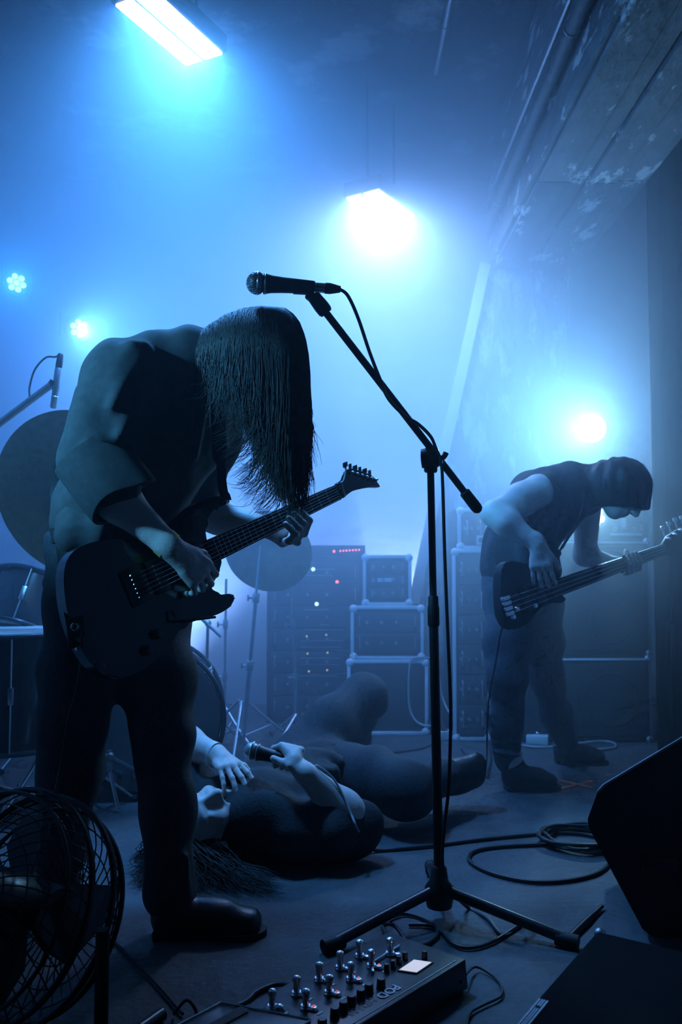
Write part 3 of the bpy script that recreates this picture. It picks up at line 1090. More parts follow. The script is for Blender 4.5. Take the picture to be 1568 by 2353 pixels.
def tripod(parent, foot, up_z, spread, r=0.008, ang0=0.4, n=3, m=None):
    """three braced legs under a pole standing at foot"""
    f = V(foot)
    for k in range(n):
        a = ang0 + 2 * math.pi * k / n
        e = f + V((math.cos(a), math.sin(a), 0)) * spread
        MB().tube([f + V((0, 0, up_z)) + V((math.cos(a), math.sin(a), 0)) * 0.018, f + V((math.cos(a), math.sin(a), 0)) * spread * 0.55 + V((0, 0, up_z * 0.5)), e + V((0, 0, 0.016))], r * 0.8, 8).build('leg', m or M_CHROME, parent)
        MB().tube([f + V((0, 0, up_z * 0.28)) + V((math.cos(a), math.sin(a), 0)) * 0.014, f + V((math.cos(a), math.sin(a), 0)) * spread * 0.55 + V((0, 0, up_z * 0.46))], r * 0.6, 8).build('brace', m or M_CHROME, parent)
        MB().ball(e + V((0, 0, 0.013)), 0.013, 8).build('rubber_foot', M_RUBBER, parent)


def kit_stand(foot, top, label, r=0.0105, tops=0.007, clutch=(0.4, 0.72), spread=0.26, ang0=0.4, boom=None, name='cymbal_stand', upz=0.22, m=None, cat='stand'):
    m = m or M_CHROME
    f, tp = V(foot), V(top)
    t = thing(name, f, label, cat)
    tripod(t, f, upz, spread, 0.009, ang0, m=m)
    z1 = f + (tp - f) * clutch[0]
    z2 = f + (tp - f) * clutch[1]
    MB().tube([f + (tp - f) * 0.03, z1], r * 1.15, 12).build('lower_tube', m, t)
    MB().tube([z1, z2], r * 0.9, 12).build('middle_tube', m, t)
    MB().tube([z2, tp], tops, 10).build('upper_tube', m, t)
    for z in (z1, z2):
        MB().lathe([(r * 1.5, -0.022), (r * 1.6, -0.018), (r * 1.6, 0.018), (r * 1.4, 0.022)], z, tp - f, 14).build('collar', m, t)
        a, x, y = frame(tp - f)
        MB().tube([z, z - V((1, 0.3, 0)) * 0.03], 0.005, 8).build('wing_nut', m, t)
        MB().obox(z - V((1, 0.3, 0)) * 0.034, V((0.004, 0, 0)), V((0, 0.004, 0)), V((0, 0, 0.014)), 0.002).build('wing_nut', m, t)
    if boom:
        MB().tube([V(boom[0]), V(boom[1])], 0.007, 10).build('boom_arm', m, t)
        MB().ball(tp, 0.016, 10).build('tilter', m, t)
    return t


# small cymbal on its stand, tilted to the drummer
cc = P(617, 1268, 3.9)
nrm = (V((0.10, 0.90, 0.42)))
ft = G(556, 1690)
ft = V((P(556, 1690, 3.98).x, 3.98, 0))
kit_stand(ft, cc + V((-0.035, 0.03, 0.06)), 'chrome cymbal stand with splayed legs carrying the small tilted cymbal', spread=0.27, ang0=0.5)
cymbal(cc, nrm, 0.198, 'small tilted bronze cymbal behind the fretting hand')
# big cymbal at the left
cl = P(172, 1137, 2.95)
kit_stand((P(120, 1700, 3.08).x, 3.08, 0), cl + V((0, 0.03, 0.05)), 'chrome cymbal stand under the large cymbal behind the guitarist', spread=0.28, ang0=0.2)
cymbal(cl, V((0.16, 0.92, 0.30)), 0.29, 'large tilted bronze cymbal behind the guitarist')
# further stands: thin straight one, boomed one, tall one
kit_stand((P(514, 1660, 4.15).x, 4.15, 0), P(520, 1330, 4.15), 'thin straight chrome stand between the guitarist and the small cymbal stand', r=0.0075, tops=0.006, spread=0.2, ang0=1.3, name='percussion_stand', upz=0.16)
b0, b1 = P(445, 1405, 3.75), P(508, 1463, 3.75)
kit_stand((P(470, 1700, 3.8).x, 3.8, 0), P(478, 1432, 3.78), 'chrome boom stand with a short slanted arm beside the guitarist', r=0.010, clutch=(0.35, 0.6), boom=(b0, b1), ang0=0.9, name='boom_stand')
kit_stand((P(685, 1640, 4.1).x, 4.1, 0), P(670, 1330, 4.1), 'tall thin microphone stand left of the amplifier rack', r=0.008, tops=0.006, spread=0.24, ang0=0.1, name='straight_stand', upz=0.14, m=M_STEEL)


def drum(name, c, axis, r, depth, label, shell_m, head_m, lugs=8, hint=None, cat='drum'):
    a, x, y = frame(axis, hint)
    t = thing(name, V(c) - V((0, 0, r)) if abs(a.z) < 0.5 else V(c) - a * depth / 2, label, cat)
    MB().lathe([(r - 0.008, -depth / 2), (r, -depth / 2), (r, depth / 2), (r - 0.008, depth / 2)], c, a, 48).build('shell', shell_m, t)
    for s in (-1, 1):
        MB().lathe([(0.001, s * (depth / 2 + 0.004)), (r * 0.97, s * (depth / 2 + 0.006)), (r * 0.985, s * (depth / 2 - 0.004))], c, a, 48).build('drum_head', head_m, t)
        MB().ring(V(c) + a * (s * (depth / 2 - 0.004)), a, r + 0.010, 0.009, 56, 8, hint).build('hoop', M_CHROME if shell_m is not M_DRUM else M_DRUM, t)
    for k in range(lugs):
        u = 2 * math.pi * (k + 0.5) / lugs
        d = x * math.cos(u) + y * math.sin(u)
        lg = MB().obox(V(c) + d * (r + 0.008), d * 0.010, a * 0.028, a.cross(d) * 0.009, 0.003).build('lug', M_CHROME, t)
        MB().tube([V(c) + d * (r + 0.014) - a * (depth / 2), V(c) + d * (r + 0.014) + a * (depth / 2)], 0.003, 6).build('tension_rod', M_CHROME, lg)
    return t, a, x, y


kc = P(352, 1640, 3.35)
kc.z = 0.275
tk, ka, kx, ky = drum('bass_drum', kc, (0.15, -1.0, 0.03), 0.255, 0.40, 'dark bass drum on the floor behind the guitarist\'s legs', M_DRUM, M_HEAD, 10)
for s in (-1, 1):
    MB().tube([kc + V((0.22 * s, -0.1, -0.10)), V((kc.x + 0.33 * s, kc.y - 0.28, 0.012))], 0.008, 8).build('spur', M_CHROME, tk)
fc = P(20, 1560, 3.0)
fc = V((fc.x, 3.0, 0.42))
tf, fa, fx, fy = drum('floor_tom', fc, (0, 0, 1), 0.20, 0.38, 'dark floor tom on chrome legs left of the guitarist', M_DRUM, M_HEADWHITE, 8)
for k in range(3):
    a_ = 0.5 + k * 2.094
    d = V((math.cos(a_), math.sin(a_), 0))
    MB().tube([fc + d * 0.222 + V((0, 0, 0.05)), V((0, 0, 0.14)) + V((fc.x, fc.y, 0)) + d * 0.222, V((fc.x, fc.y, 0)) + d * 0.265 + V((0, 0, 0.012))], 0.0065, 8).build('leg', M_CHROME, tf)
tc_ = P(60, 1400, 3.35)
tt, ta, tx_, ty_ = drum('rack_tom', tc_, (0.15, 0.45, 0.88), 0.15, 0.22, 'small rack tom above the bass drum, tilted back', M_DRUM, M_HEADWHITE, 6)
MB().tube([tc_ + V((0.06, 0.02, -0.12)), V((kc.x - 0.12, kc.y + 0.05, kc.z + 0.26))], 0.011, 10).build('mount_arm', M_CHROME, tt)
# pale-shelled snare on the floor side, catching the light
sn = V((P(105, 1600, 3.7).x, 3.7, 0.55))
tsn, *_ = drum('snare_drum', sn, (0, 0.1, 1), 0.175, 0.15, 'pale snare drum on a low stand behind the floor tom', M_DRUMPALE, M_HEADWHITE, 8)
kit_stand((sn.x, sn.y + 0.01, 0), sn + V((0, 0, -0.08)), 'short chrome snare stand under the pale snare drum', r=0.010, spread=0.22, ang0=0.0, name='snare_stand', upz=0.2)
# drummer's pale box riser behind
t_, c_, w_, h_ = rack('equipment_case', 'pale trunk on the floor behind the drum kit', -70, 126, 1505, 1720, 4.3, 0.45, 'case', 0, True, 0.0)
for ch in t_.children:
    if ch.name.startswith('case'):
        ch.data.materials[0] = M_DRUMPALE

# short microphone stand in front of the bass drum
kf = G(262, 1862)
kt = thing('microphone_stand', kf, 'short tripod microphone stand in front of the bass drum', 'stand')
hub = P(252, 1738, kf.y)
MB().tube([V((hub.x, hub.y, 0.13)), hub + V((0, 0, 0.02))], 0.011, 10).build('pole', M_STEEL, kt)
MB().ball(hub, 0.018, 10).build('joint', M_STEEL, kt)
MB().obox(hub + V((-0.02, -0.02, 0.012)), V((0.022, 0, 0.008)), V((0, 0.005, 0)), V((-0.003, 0, 0.010)), 0.003).build('wing_nut', M_CHROME, kt)
kb1 = P(318, 1776, kf.y + 0.12)
MB().tube([hub + V((-0.05, -0.05, 0.06)), hub, kb1], 0.008, 10).build('boom_arm', M_STEEL, kt)
for (px, py) in ((200, 1842), (272, 1868), (326, 1808)):
    e = G(px, py)
    MB().tube([V((hub.x, hub.y, 0.14)), e + V((0, 0, 0.01))], 0.007, 8).build('leg', M_CHROME if px == 272 else M_STEEL, kt)
km = thing('drum_microphone', kb1, 'fat pale drum microphone pointing at the bass drum', 'microphone')
MB().lathe([(0.012, -0.05), (0.02, -0.045), (0.026, 0.0), (0.027, 0.03), (0.02, 0.045), (0.005, 0.05)], kb1 + V((0.0, 0.03, 0)), V((0.3, 1, 0.0)), 18).build('body', M_STEEL, km)
MB().ring(kb1 + V((0.0, 0.03, 0)), V((0.3, 1, 0.0)), 0.026, 0.003, 24, 6).build('collar', M_CHROME, km)

# overhead microphone on a long boom from the left
od = 2.95
os_ = thing('microphone_boom_stand', (P(-110, 1700, od).x, od, 0), 'boom stand reaching in over the drum kit', 'stand')
ob0, ob1 = P(-120, 1062, od), P(118, 884, od)
MB().tube([ob0, ob1], 0.0125, 12).build('boom_arm', M_STEEL, os_)
MB().tube([ob1, P(125, 876, od)], 0.014, 10).build('clip', M_BLACKPLASTIC, os_)
op = P(-90, 1040, od)
MB().tube([V((op.x, od, 0.12)), op], 0.013, 12).build('pole', M_STEEL, os_)
MB().ball(op, 0.026, 12).build('joint', M_BLACKPLASTIC, os_)
tripod(os_, (op.x, od, 0), 0.14, 0.3, 0.009, 0.6, m=M_STEEL)
om = thing('pencil_microphone', P(130, 880, od), 'slim pencil microphone on the boom above the large cymbal', 'microphone')
oa, obm = P(135, 845, od), P(122, 938, od)
oax = (obm - oa)
MB().lathe([(0.010, 0.0), (0.0125, 0.004), (0.0125, oax.length * 0.55), (0.0105, oax.length * 0.58), (0.0105, oax.length * 0.97), (0.008, oax.length)], oa, oax, 16).build('body', M_STEEL, om)
MB().lathe([(0.006, -0.05), (0.010, -0.045), (0.012, -0.01), (0.011, 0.004)], oa, oax, 14).build('connector', M_BLACKPLASTIC, om)
MB().ring(oa + oax * 0.72, oax, 0.0105, 0.0022, 20, 6).build('collar', M_CHROME, om)
oc = MB().tube(crom([oa - oax.normalized() * 0.05, P(128, 820, od), P(105, 822, od), P(80, 850, od + 0.01), P(68, 890, od + 0.01), P(65, 921, od), P(30, 948, od + 0.014), P(-40, 1004, od + 0.014)], 8), 0.0035, 8).build('microphone_cable', M_CABLE)
tag(oc, 'thin cable looping from the pencil microphone to its boom', 'cable')

# ================================================================== microphone stand in front
MD = 2.11
pole_b = P(1010, 2075, MD)
pole_b.z = 0.07
pole_t = P(990, 1082, MD)
ms = thing('microphone_stand', (pole_b.x, MD, 0), 'black tripod microphone stand with a long slanted boom in front', 'stand')
clut = P(997, 1440, MD)
clut2 = P(996, 1372, MD)
MB().tube([pole_b, clut], 0.0115, 18).build('lower_tube', M_BLACKMETAL, ms)
MB().lathe([(0.0118, 0), (0.0142, 0.004), (0.0142, 0.045), (0.0125, 0.052), (0.0125, (clut2 - clut).length), (0.0105, (clut2 - clut).length + 0.003)], clut, clut2 - clut, 20).build('height_clutch', M_RUBBER, ms)
MB().tube([clut2, pole_t + V((0, 0, 0.005))], 0.0088, 18).build('upper_tube', M_BLACKMETAL, ms)
# base hub and legs
hubc = V((pole_b.x, MD, 0.085))
MB().lathe([(0.013, -0.055), (0.030, -0.05), (0.034, -0.03), (0.034, -0.005), (0.022, 0.01), (0.018, 0.04), (0.013, 0.045)], hubc, (0, 0, 1), 20).build('hub', M_BLACKPLASTIC, ms)
for e in (G(748, 2192), G(1325, 2182), V((pole_b.x + 0.012, MD + 0.33, 0))):
    d = (e - hubc)
    dh = V((d.x, d.y, 0)).normalized()
    lg = MB().tube([hubc + dh * 0.025 - V((0, 0, 0.012)), e + V((0, 0, 0.018)) - dh * 0.02], 0.0125, 14).build('leg', M_BLACKMETAL, ms)
    MB().tube([e + V((0, 0, 0.0175)) - dh * 0.045, e + V((0, 0, 0.0155)) + dh * 0.005], 0.0155, 12).build('rubber_foot', M_RUBBER, lg)
# boom joint
jc = P(1001, 1052, MD - 0.005)
jb = MB()
jb.lathe([(0.0135, 0), (0.0165, 0.004), (0.0165, 0.028), (0.012, 0.032)], P(990, 1086, MD), (0.02, 0, 1), 18)
jj = jb.build('joint_collar', M_BLACKPLASTIC, ms)
MB().lathe([(0.010, -0.022), (0.024, -0.020), (0.027, -0.004), (0.027, 0.002)], P(988, 1052, MD), (1, -0.15, 0.05), 24).build('joint_disc', M_BLACKPLASTIC, ms)
MB().lathe([(0.027, 0.0), (0.027, 0.010), (0.022, 0.020), (0.010, 0.022)], P(990, 1052, MD), (1, -0.15, 0.05), 24).build('joint_disc', M_BLACKMETAL, ms)
MB().tube([P(1004, 1054, MD - 0.01), P(1014, 1050, MD - 0.012)], 0.006, 10).build('clamp_screw', M_STEEL, ms)
MB().tube(crom([P(1012, 1054, MD - 0.012), P(1020, 1050, MD - 0.012), P(1024, 1044, MD - 0.012), P(1026, 1040, MD - 0.012)], 4), [0.006, 0.005, 0.0065] if False else 0.0068, 10).build('clamp_lever', M_BLACKPLASTIC, ms)
# boom arm
mb0, mb1 = P(742, 709, 2.02), P(1103, 1176, 2.145)
bd = (mb1 - mb0).normalized()
MB().tube([mb0, mb1 - bd * 0.062], 0.0088, 16).build('boom_arm', M_BLACKMETAL, ms)
gl = 0.066
MB().lathe([(0.0095, 0), (0.0135, 0.004), (0.0142, 0.05), (0.0125, 0.060), (0.006, gl)], mb1 - bd * gl, bd, 18).build('end_grip', M_RUBBER, ms)
MB().lathe([(0.011, -0.032), (0.016, -0.028), (0.018, 0.0), (0.0175, 0.016), (0.014, 0.022)], P(738, 703, 2.02), bd, 18).build('clip_thread', M_BLACKPLASTIC, ms)

# microphone
mq0, mq1 = P(592, 651, 2.015), P(785, 665, 2.03)
ma = (mq1 - mq0).normalized()
mic = thing('vocal_microphone', P(700, 662, 2.02), 'handheld vocal microphone clipped at the end of the slanted boom', 'microphone')


def vocal_mic(t, o, a, s=1.0, seg=28, wires=True):
    """o: centre of the ball; a: towards the cable end"""
    MB().lathe([(0.0245 * s, 0.014 * s), (0.0235 * s, 0.020 * s), (0.0205 * s, 0.034 * s), (0.0185 * s, 0.060 * s), (0.0155 * s, 0.130 * s), (0.0140 * s, 0.135 * s), (0.012 * s, 0.136 * s)], o, a, seg).build('handle', M_BLACKMETAL, t)
    pr = []
    for i in range(13):
        u = math.pi * i / 12
        pr.append((max(0.0255 * s * math.sin(u), 0.0005), -0.0255 * s * math.cos(u) * (1.0 if u < 1.57 else 0.7)))
    MB().lathe(pr, o, a, seg).build('grille_core', M_STEEL, t)
    MB().ring(V(o) + V(a) * 0.001, a, 0.0262 * s, 0.0024 * s, 36, 6).build('grille_band', M_CHROME, t)
    MB().ring(V(o) + V(a) * 0.0185 * s, a, 0.0232 * s, 0.0022 * s, 36, 6).build('grille_band', M_STEEL, t)
    if wires:
        fx_, xx, yy = frame(a)
        w = MB()
        for hel in (1, -1):
            for k in range(26):
                pts = []
                for i in range(9):
                    u = 0.12 + 2.55 * i / 8
                    ph = 2 * math.pi * k / 26 + hel * 0.55 * u
                    pts.append(V(o) + (xx * math.cos(ph) + yy * math.sin(ph)) * (0.0262 * s * math.sin(u)) - V(a) * (0.0262 * s * math.cos(u) * (1.0 if u < 1.57 else 0.7)))
                w.tube(pts, 0.00075 * s, 4, caps=False)
        g = w.build('grille_mesh', M_CHROME, t, angle=0)
        g['kind'] = 'stuff'


vocal_mic(mic, mq0, ma)
L_ = (mq1 - mq0).length
MB().lathe([(0.0115, 0.136), (0.0118, 0.140), (0.0118, 0.158), (0.011, 0.160)], mq0, ma, 20).build('connector_ring', M_CHROME, mic)
MB().lathe([(0.0118, 0.158), (0.0130, 0.161), (0.0130, 0.172), (0.0078, 0.196), (0.006, 0.197)], mq0, ma, 18).build('connector', M_BLACKPLASTIC, mic)
# clip: a saddle under the handle with its swivel
_, mx, my = frame(ma)
mup = V((0, 0, 1)) - ma * ma.z
sd = MB()
vs, fs = [], []
N = 12
for i in range(N + 1):
    a_ = math.radians(-215 + 250 * i / N)
    d = mup * math.sin(a_) + ma.cross(mup) * math.cos(a_)
    for (h, r) in ((0.085, 0.0195), (0.085, 0.0165), (0.134, 0.0155), (0.134, 0.0185)):
        vs.append(mq0 + ma * h + d * r)
for i in range(N):
    for k in range(4):
        fs.append((i * 4 + k, i * 4 + (k + 1) % 4, (i + 1) * 4 + (k + 1) % 4, (i + 1) * 4 + k))
sd.add(vs, fs + [(0, 1, 2, 3), (N * 4 + 3, N * 4 + 2, N * 4 + 1, N * 4)])
sd.build('clip_saddle', M_BLACKPLASTIC, ms)
cs0, cs1 = P(708, 676, 2.02), P(735, 697, 2.02)
MB().obox((cs0 + cs1) / 2, (cs1 - cs0) * 0.55, V((0, 0.009, 0)), (cs1 - cs0).cross(V((0, 1, 0))).normalized() * 0.0115, 0.004).build('clip_swivel', M_BLACKPLASTIC, ms)

# its cable: off the mic, along the boom, down the pole and onto the floor
cab = [mq0 + ma * 0.195, P(800, 680, 2.03), P(823, 730, 2.035), P(850, 810, 2.045), P(874, 872, 2.045), P(893, 916, 2.035), P(930, 955, 2.045), P(962, 975, 2.06), P(990, 1003, 2.075),
       P(1002, 1030, 2.085), P(1014, 1062, 2.085), P(1018, 1120, 2.085), P(1022, 1260, 2.085), P(1028, 1420, 2.085), P(1034, 1560, 2.085), P(1036, 1660, 2.085), P(1032, 1800, 2.085),
       P(1022, 1900, 2.085), P(1017, 1960, 2.083), P(1021, 2010, 2.08), P(1040, 2048, 2.07)]
end = [G(1075, 2085, 0.006), G(1120, 2110, 0.006), G(1160, 2150, 0.006), G(1215, 2115, 0.03), G(1195, 2125, 0.008), G(1130, 2165, 0.006), G(1080, 2178, 0.006), G(1040, 2168, 0.006), G(1000, 2130, 0.006), G(940, 2125, 0.006)]
tag(MB().tube(crom(cab + end, 8), 0.0042, 8).build('microphone_cable', M_CABLE), 'black cable twisted along the boom and hanging down beside the stand pole', 'cable')

# ================================================================== pedalboard on the floor
PZ = 0.062
A_ = G(900, 2142, PZ)
B_ = G(1062, 2203, PZ)
pu = (G(585, 2305, PZ) - A_)
pu.normalize()
pv = V((0, 0, 1)).cross(pu)
if pv.dot(B_ - A_) < 0:
    pv = -pv
PW = (B_ - A_).dot(pv)
PL = 0.56
upz = V((0, 0, 1))
pb = thing('pedalboard', V((A_.x, A_.y, 0)) + pu * PL / 2 + pv * PW / 2, 'black effects pedalboard with chrome footswitches and a lit screen on the floor', 'pedalboard')
base = [A_, A_ + pv * PW, A_ + pv * PW + pu * PL, A_ + pu * PL]
body = MB()
lowz = lambda p, o=0.0: V((p.x, p.y, 0.008)) + o
body.prism([A_ - pv * 0.008 + pu * 0, A_ + pv * (PW + 0.006), V((A_.x, A_.y, 0.006)) + pv * (PW + 0.012), V((A_.x, A_.y, 0.006)) - pv * 0.012], pu * PL, 0.004)
body.build('case', M_POD, pb, angle=30)
for (s, t) in ((0.03, 0.03), (0.03, PW - 0.03), (PL - 0.03, 0.03), (PL - 0.03, PW - 0.03)):
    MB().lathe([(0.012, 0), (0.012, 0.008)], V((A_.x, A_.y, 0)) + pu * s + pv * t, upz, 12).build('rubber_foot', M_RUBBER, pb)


def footswitch(p, lit=False):
    f = MB().lathe([(0.0105, 0), (0.0105, 0.003), (0.0085, 0.005), (0.0085, 0.007)], p, upz, 16).build('footswitch', M_CHROME, pb)
    MB().lathe([(0.0058, 0.006), (0.0058, 0.023), (0.0072, 0.024), (0.0078, 0.028), (0.0072, 0.032), (0.004, 0.0345), (0.0005, 0.035)], p, upz, 16).build('plunger', M_CHROME, f)
    q = p + pv * 0.014 - pu * 0.006
    MB().lathe([(0.008, 0), (0.008, 0.004), (0.006, 0.006), (0.0045, 0.0065)], q, upz, 16).build('ring', M_CHROME, f)
    if lit:
        MB().ball(q + upz * 0.006, 0.0032, 8).build('indicator_light', M_LED_DIM, f)
    MB().obox(p + pv * 0.030 - pu * 0.004 + upz * 0.0006, pu * 0.006, pv * 0.0022, upz * 0.0005).build('print', M_PRINT, f)


for (px, py, lit) in [(827, 2162, 0), (782, 2188, 0), (734, 2214, 1), (682, 2245, 0), (626, 2275, 0), (897, 2157, 0), (854, 2184, 1), (807, 2213, 1), (757, 2243, 1), (703, 2275, 1), (642, 2311, 0)]:
    q = G(px, py, PZ + 0.032)
    footswitch(V((q.x, q.y, PZ)), lit)


def knob(p, r, h):
    MB().lathe([(r * 1.05, 0), (r, 0.002), (r * 0.9, h - 0.002), (r * 0.75, h), (0.0005, h)], p, upz, 18).build('knob', M_BLACKPLASTIC, pb)


for (px, py) in [(876, 2252), (848, 2264), (830, 2277), (808, 2291), (790, 2305), (770, 2319), (741, 2345)]:
    q = G(px, py, PZ + 0.014)
    knob(V((q.x, q.y, PZ)), 0.0088, 0.017)
for (px, py) in [(889, 2217), (904, 2209), (917, 2199), (931, 2190), (976, 2188)]:
    q = G(px, py, PZ + 0.013)
    knob(V((q.x, q.y, PZ)), 0.0058, 0.015)
dc4 = [G(px, py, PZ + 0.002) for px, py in ((918, 2229), (952, 2206), (992, 2212), (958, 2235))]
MB().prism([p + (p - sum(dc4, V((0, 0, 0))) / 4) * 0.12 - upz * 0.002 for p in dc4], upz * 0.0025).build('screen_bezel', M_BLACKPLASTIC, pb)
MB().prism(dc4, upz * 0.001).build('screen', M_SCREEN, pb)
br = [G(918, 2173, PZ + 0.004), G(862, 2208, PZ + 0.004), G(857, 2216, PZ + 0.004), G(857, 2234, PZ + 0.004)]
MB().tube(crom(br, 4), 0.0028, 8).build('guard_rail', M_CHROME, pb)
MB().obox(A_ + pu * PL / 2 + pv * (PW - 0.004) + upz * 0.0006, pu * (PL / 2 - 0.02), pv * 0.0006, upz * 0.0006).build('edge_line', M_PRINT, pb)


def lettering(s, p, right, up_, size, m, parent, solid=True, name='lettering'):
    c = bpy.data.curves.new(name, 'FONT')
    c.body = s
    c.size = size
    c.align_x = 'LEFT'
    c.extrude = 0.0004
    c.fill_mode = 'BOTH'
    c.offset = 0.0006
    if not solid:
        c.offset = 0.0
        c.fill_mode = 'NONE'
        c.bevel_depth = 0.0004
        c.extrude = 0
    o = bpy.data.objects.new(name, c)
    COL.objects.link(o)
    R = Matrix((right, up_, right.cross(up_))).transposed().to_4x4()
    dg = bpy.context.evaluated_depsgraph_get()
    me = bpy.data.meshes.new_from_object(o.evaluated_get(dg))
    bpy.data.objects.remove(o)
    me.transform(Matrix.Translation(p) @ R)
    return finish(name, me, m, parent, smooth=False)


# the print faces the player on the far side: words run towards -x from the screen end
q0 = G(906, 2262, PZ + 0.0012)
lettering('POD', q0, pu, pv, 0.027, M_PRINT, pb)
q1 = G(856, 2290, PZ + 0.0012)
lettering('HD500', q1 + pu * 0.004, pu, pv, 0.024, M_PRINT, pb, solid=False)
# expression pedal at the end of the board
tre = [G(508, 2304, 0.105), G(453, 2333, 0.105)]
e0 = G(508, 2304, 0.105)
e1 = G(716, 2344, 0.105)
eu = (e1 - e0)
ew = (G(453, 2333, 0.105) - e0)
ew = ew.normalized()
ep = MB().prism([e0, e1, e1 + ew * 0.17, e0 + ew * 0.17], V((0, 0, -0.014)), 0.002).build('pedal_plate', M_BLACKMETAL, pb)
for a, b in ((e0, e1), (e0, e0 + ew * 0.17), (e1, e1 + ew * 0.17)):
    MB().tube([a + upz * 0.001, b + upz * 0.001], 0.0016, 6).build('chrome_edge', M_CHROME, ep)
st0, st1 = G(562, 2318, 0.107), G(505, 2350, 0.107)
sd_ = (st1 - st0)
sn_ = V((0, 0, 1)).cross(sd_).normalized()
MB().obox((st0 + st1) / 2 + sd_ * 0.2, sd_ * 0.72, sn_ * 0.0085, upz * 0.0015).build('tread_strip', M_RUBBER, ep)
for s in (-1, 1):
    MB().tube([st0 + sn_ * 0.0085 * s, st0 + sd_ * 1.4 + sn_ * 0.0085 * s], 0.0009, 6).build('chrome_edge', M_STEEL, ep)
MB().obox(e0 + eu * 0.5 + ew * 0.09 - upz * 0.05, eu * 0.36, ew * 0.06, upz * 0.038).build('pedal_base', M_POD, pb)

# cables off the pedalboard
tag(MB().tube(crom([A_ + pv * 0.05 - upz * 0.03 - pu * 0.01, G(910, 2130, 0.03), G(880, 2120, 0.01), G(930, 2100, 0.006), G(990, 2120, 0.006), G(1005, 2150, 0.006), G(960, 2175, 0.006), G(900, 2160, 0.006), G(880, 2130, 0.012)], 8), 0.0042, 8).build('patch_cable', M_CABLE),
    'short black cable bunched behind the pedalboard by the stand leg', 'cable')
tag(MB().tube(crom([A_ + pu * 0.25 - upz * 0.03 - pv * 0.012, G(640, 2262, 0.008), G(590, 2280, 0.006), G(560, 2305, 0.006), G(470, 2340, 0.006)], 8), 0.0048, 8).build('patch_cable', M_CABLE),
    'thick black cable along the far edge of the pedalboard', 'cable')
tag(MB().tube(crom([B_ + pu * 0.02 - upz * 0.035 + pv * 0.01, G(1090, 2222, 0.012), G(1130, 2240, 0.006), G(1152, 2265, 0.006), G(1150, 2290, 0.006), G(1110, 2310, 0.006), G(1080, 2330, 0.006), G(1070, 2380, 0.006)], 8), 0.0028, 8).build('power_lead', M_CABLE),
    'thin lead curling from the screen end of the pedalboard', 'cable')
tag(MB().tube(crom([G(400, 2330, 0.006), G(425, 2300, 0.05), G(440, 2305, 0.05), G(452, 2330, 0.03), G(452, 2370, 0.01)], 8), 0.003, 8).build('patch_cable', M_CABLE),
    'thin cable looped up beside the expression pedal', 'cable')

# ================================================================== floor fan, lower left
fo = P(30, 2082, 1.62)
ft_ = thing('floor_fan', (fo.x, fo.y, 0), 'black round floor fan with a wire cage in front of the guitarist', 'fan')
fax = V((-0.42, -0.80, 0.42)).normalized()
fa_, fx_, fy_ = frame(fax)
FR = 0.200
for h, R, r in ((-0.075, FR * 0.93, 0.004), (-0.03, FR, 0.006), (0.03, FR, 0.006), (0.075, FR * 0.93, 0.004)):
    MB().ring(fo + fax * h, fax, R, r, 64, 8).build('cage_ring', M_FANWIRE, ft_)
prof = lambda u: (FR * math.sin(min(u, 1.0) * math.pi / 2), 0.105 * math.cos(min(u, 1.0) * math.pi / 2) + 0.03)
nw = 44
for s in (-1, 1):
    proto = None
    for k in range(nw):
        a0 = 2 * math.pi * k / nw
        pts = []
        for i in range(9):
            u = 0.22 + 0.78 * i / 8
            R, h = prof(u)
            sw = a0 + 0.55 * (1 - u) * s
            pts.append(V((math.cos(sw) * R, math.sin(sw) * R, h * s)))
        if proto is None:
            w = MB().tube(pts, 0.0014, 5, caps=False)
            proto = w.build('cage_wire', M_FANWIRE, None)
            B4 = Matrix((fx_, fy_, fa_)).transposed().to_4x4()
            T = Matrix.Translation(fo) @ B4
            proto.parent = ft_
            proto.matrix_parent_inverse = world_of(ft_).inverted()
            proto.matrix_basis = T
        else:
            copy_part(proto, ft_, Matrix.Translation(fo) @ B4 @ Matrix.Rotation(a0, 4, 'Z'))
    for u in (0.30, 0.45, 0.6, 0.74, 0.88):
        R, h = prof(u)
        MB().ring(fo + fax * (h * s), fax, R, 0.0014, 56, 5).build('cage_ring', M_FANWIRE, ft_)
    MB().lathe([(0.045, 0.125 * s), (0.047, 0.132 * s), (0.043, 0.138 * s), (0.001, 0.14 * s)], fo, fax, 28).build('centre_badge', M_BLACKPLASTIC, ft_)
MB().lathe([(0.02, -0.02), (0.05, -0.02), (0.06, 0.0), (0.062, 0.09), (0.05, 0.125), (0.02, 0.13)], fo, fax, 28).build('motor', M_BLACKMETAL, ft_)
for k in range(3):
    a0 = 2 * math.pi * k / 3 + 0.4
    vs = []
    for (r, da, tw) in ((0.03, -0.5, 0.02), (0.03, 0.5, -0.02), (0.10, 0.75, -0.03), (0.165, 0.55, -0.03), (0.178, 0.15, -0.005), (0.165, -0.3, 0.025), (0.10, -0.45, 0.025)):
        an = a0 + da
        vs.append(fo + (fx_ * math.cos(an) + fy_ * math.sin(an)) * r + fax * (tw - 0.04))
    MB().prism(vs, fax * 0.003).build('blade', M_BLACKPLASTIC, ft_, angle=20)
for s in (-1, 1):
    side = fax.cross(V((0, 0, 1))).normalized() * s
    MB().tube([fo + side * 0.215, V((fo.x, fo.y, 0.02)) + side * 0.215], 0.012, 12).build('stand_arm', M_BLACKMETAL, ft_)
    MB().tube([V((fo.x, fo.y, 0.013)) + side * 0.215 - fax.cross(side).cross(V((0, 0, 1))) * 0 + V((side.y, -side.x, 0)) * 0.16, V((fo.x, fo.y, 0.013)) + side * 0.215 - V((side.y, -side.x, 0)) * 0.16], 0.012, 12).build('stand_foot', M_BLACKMETAL, ft_)
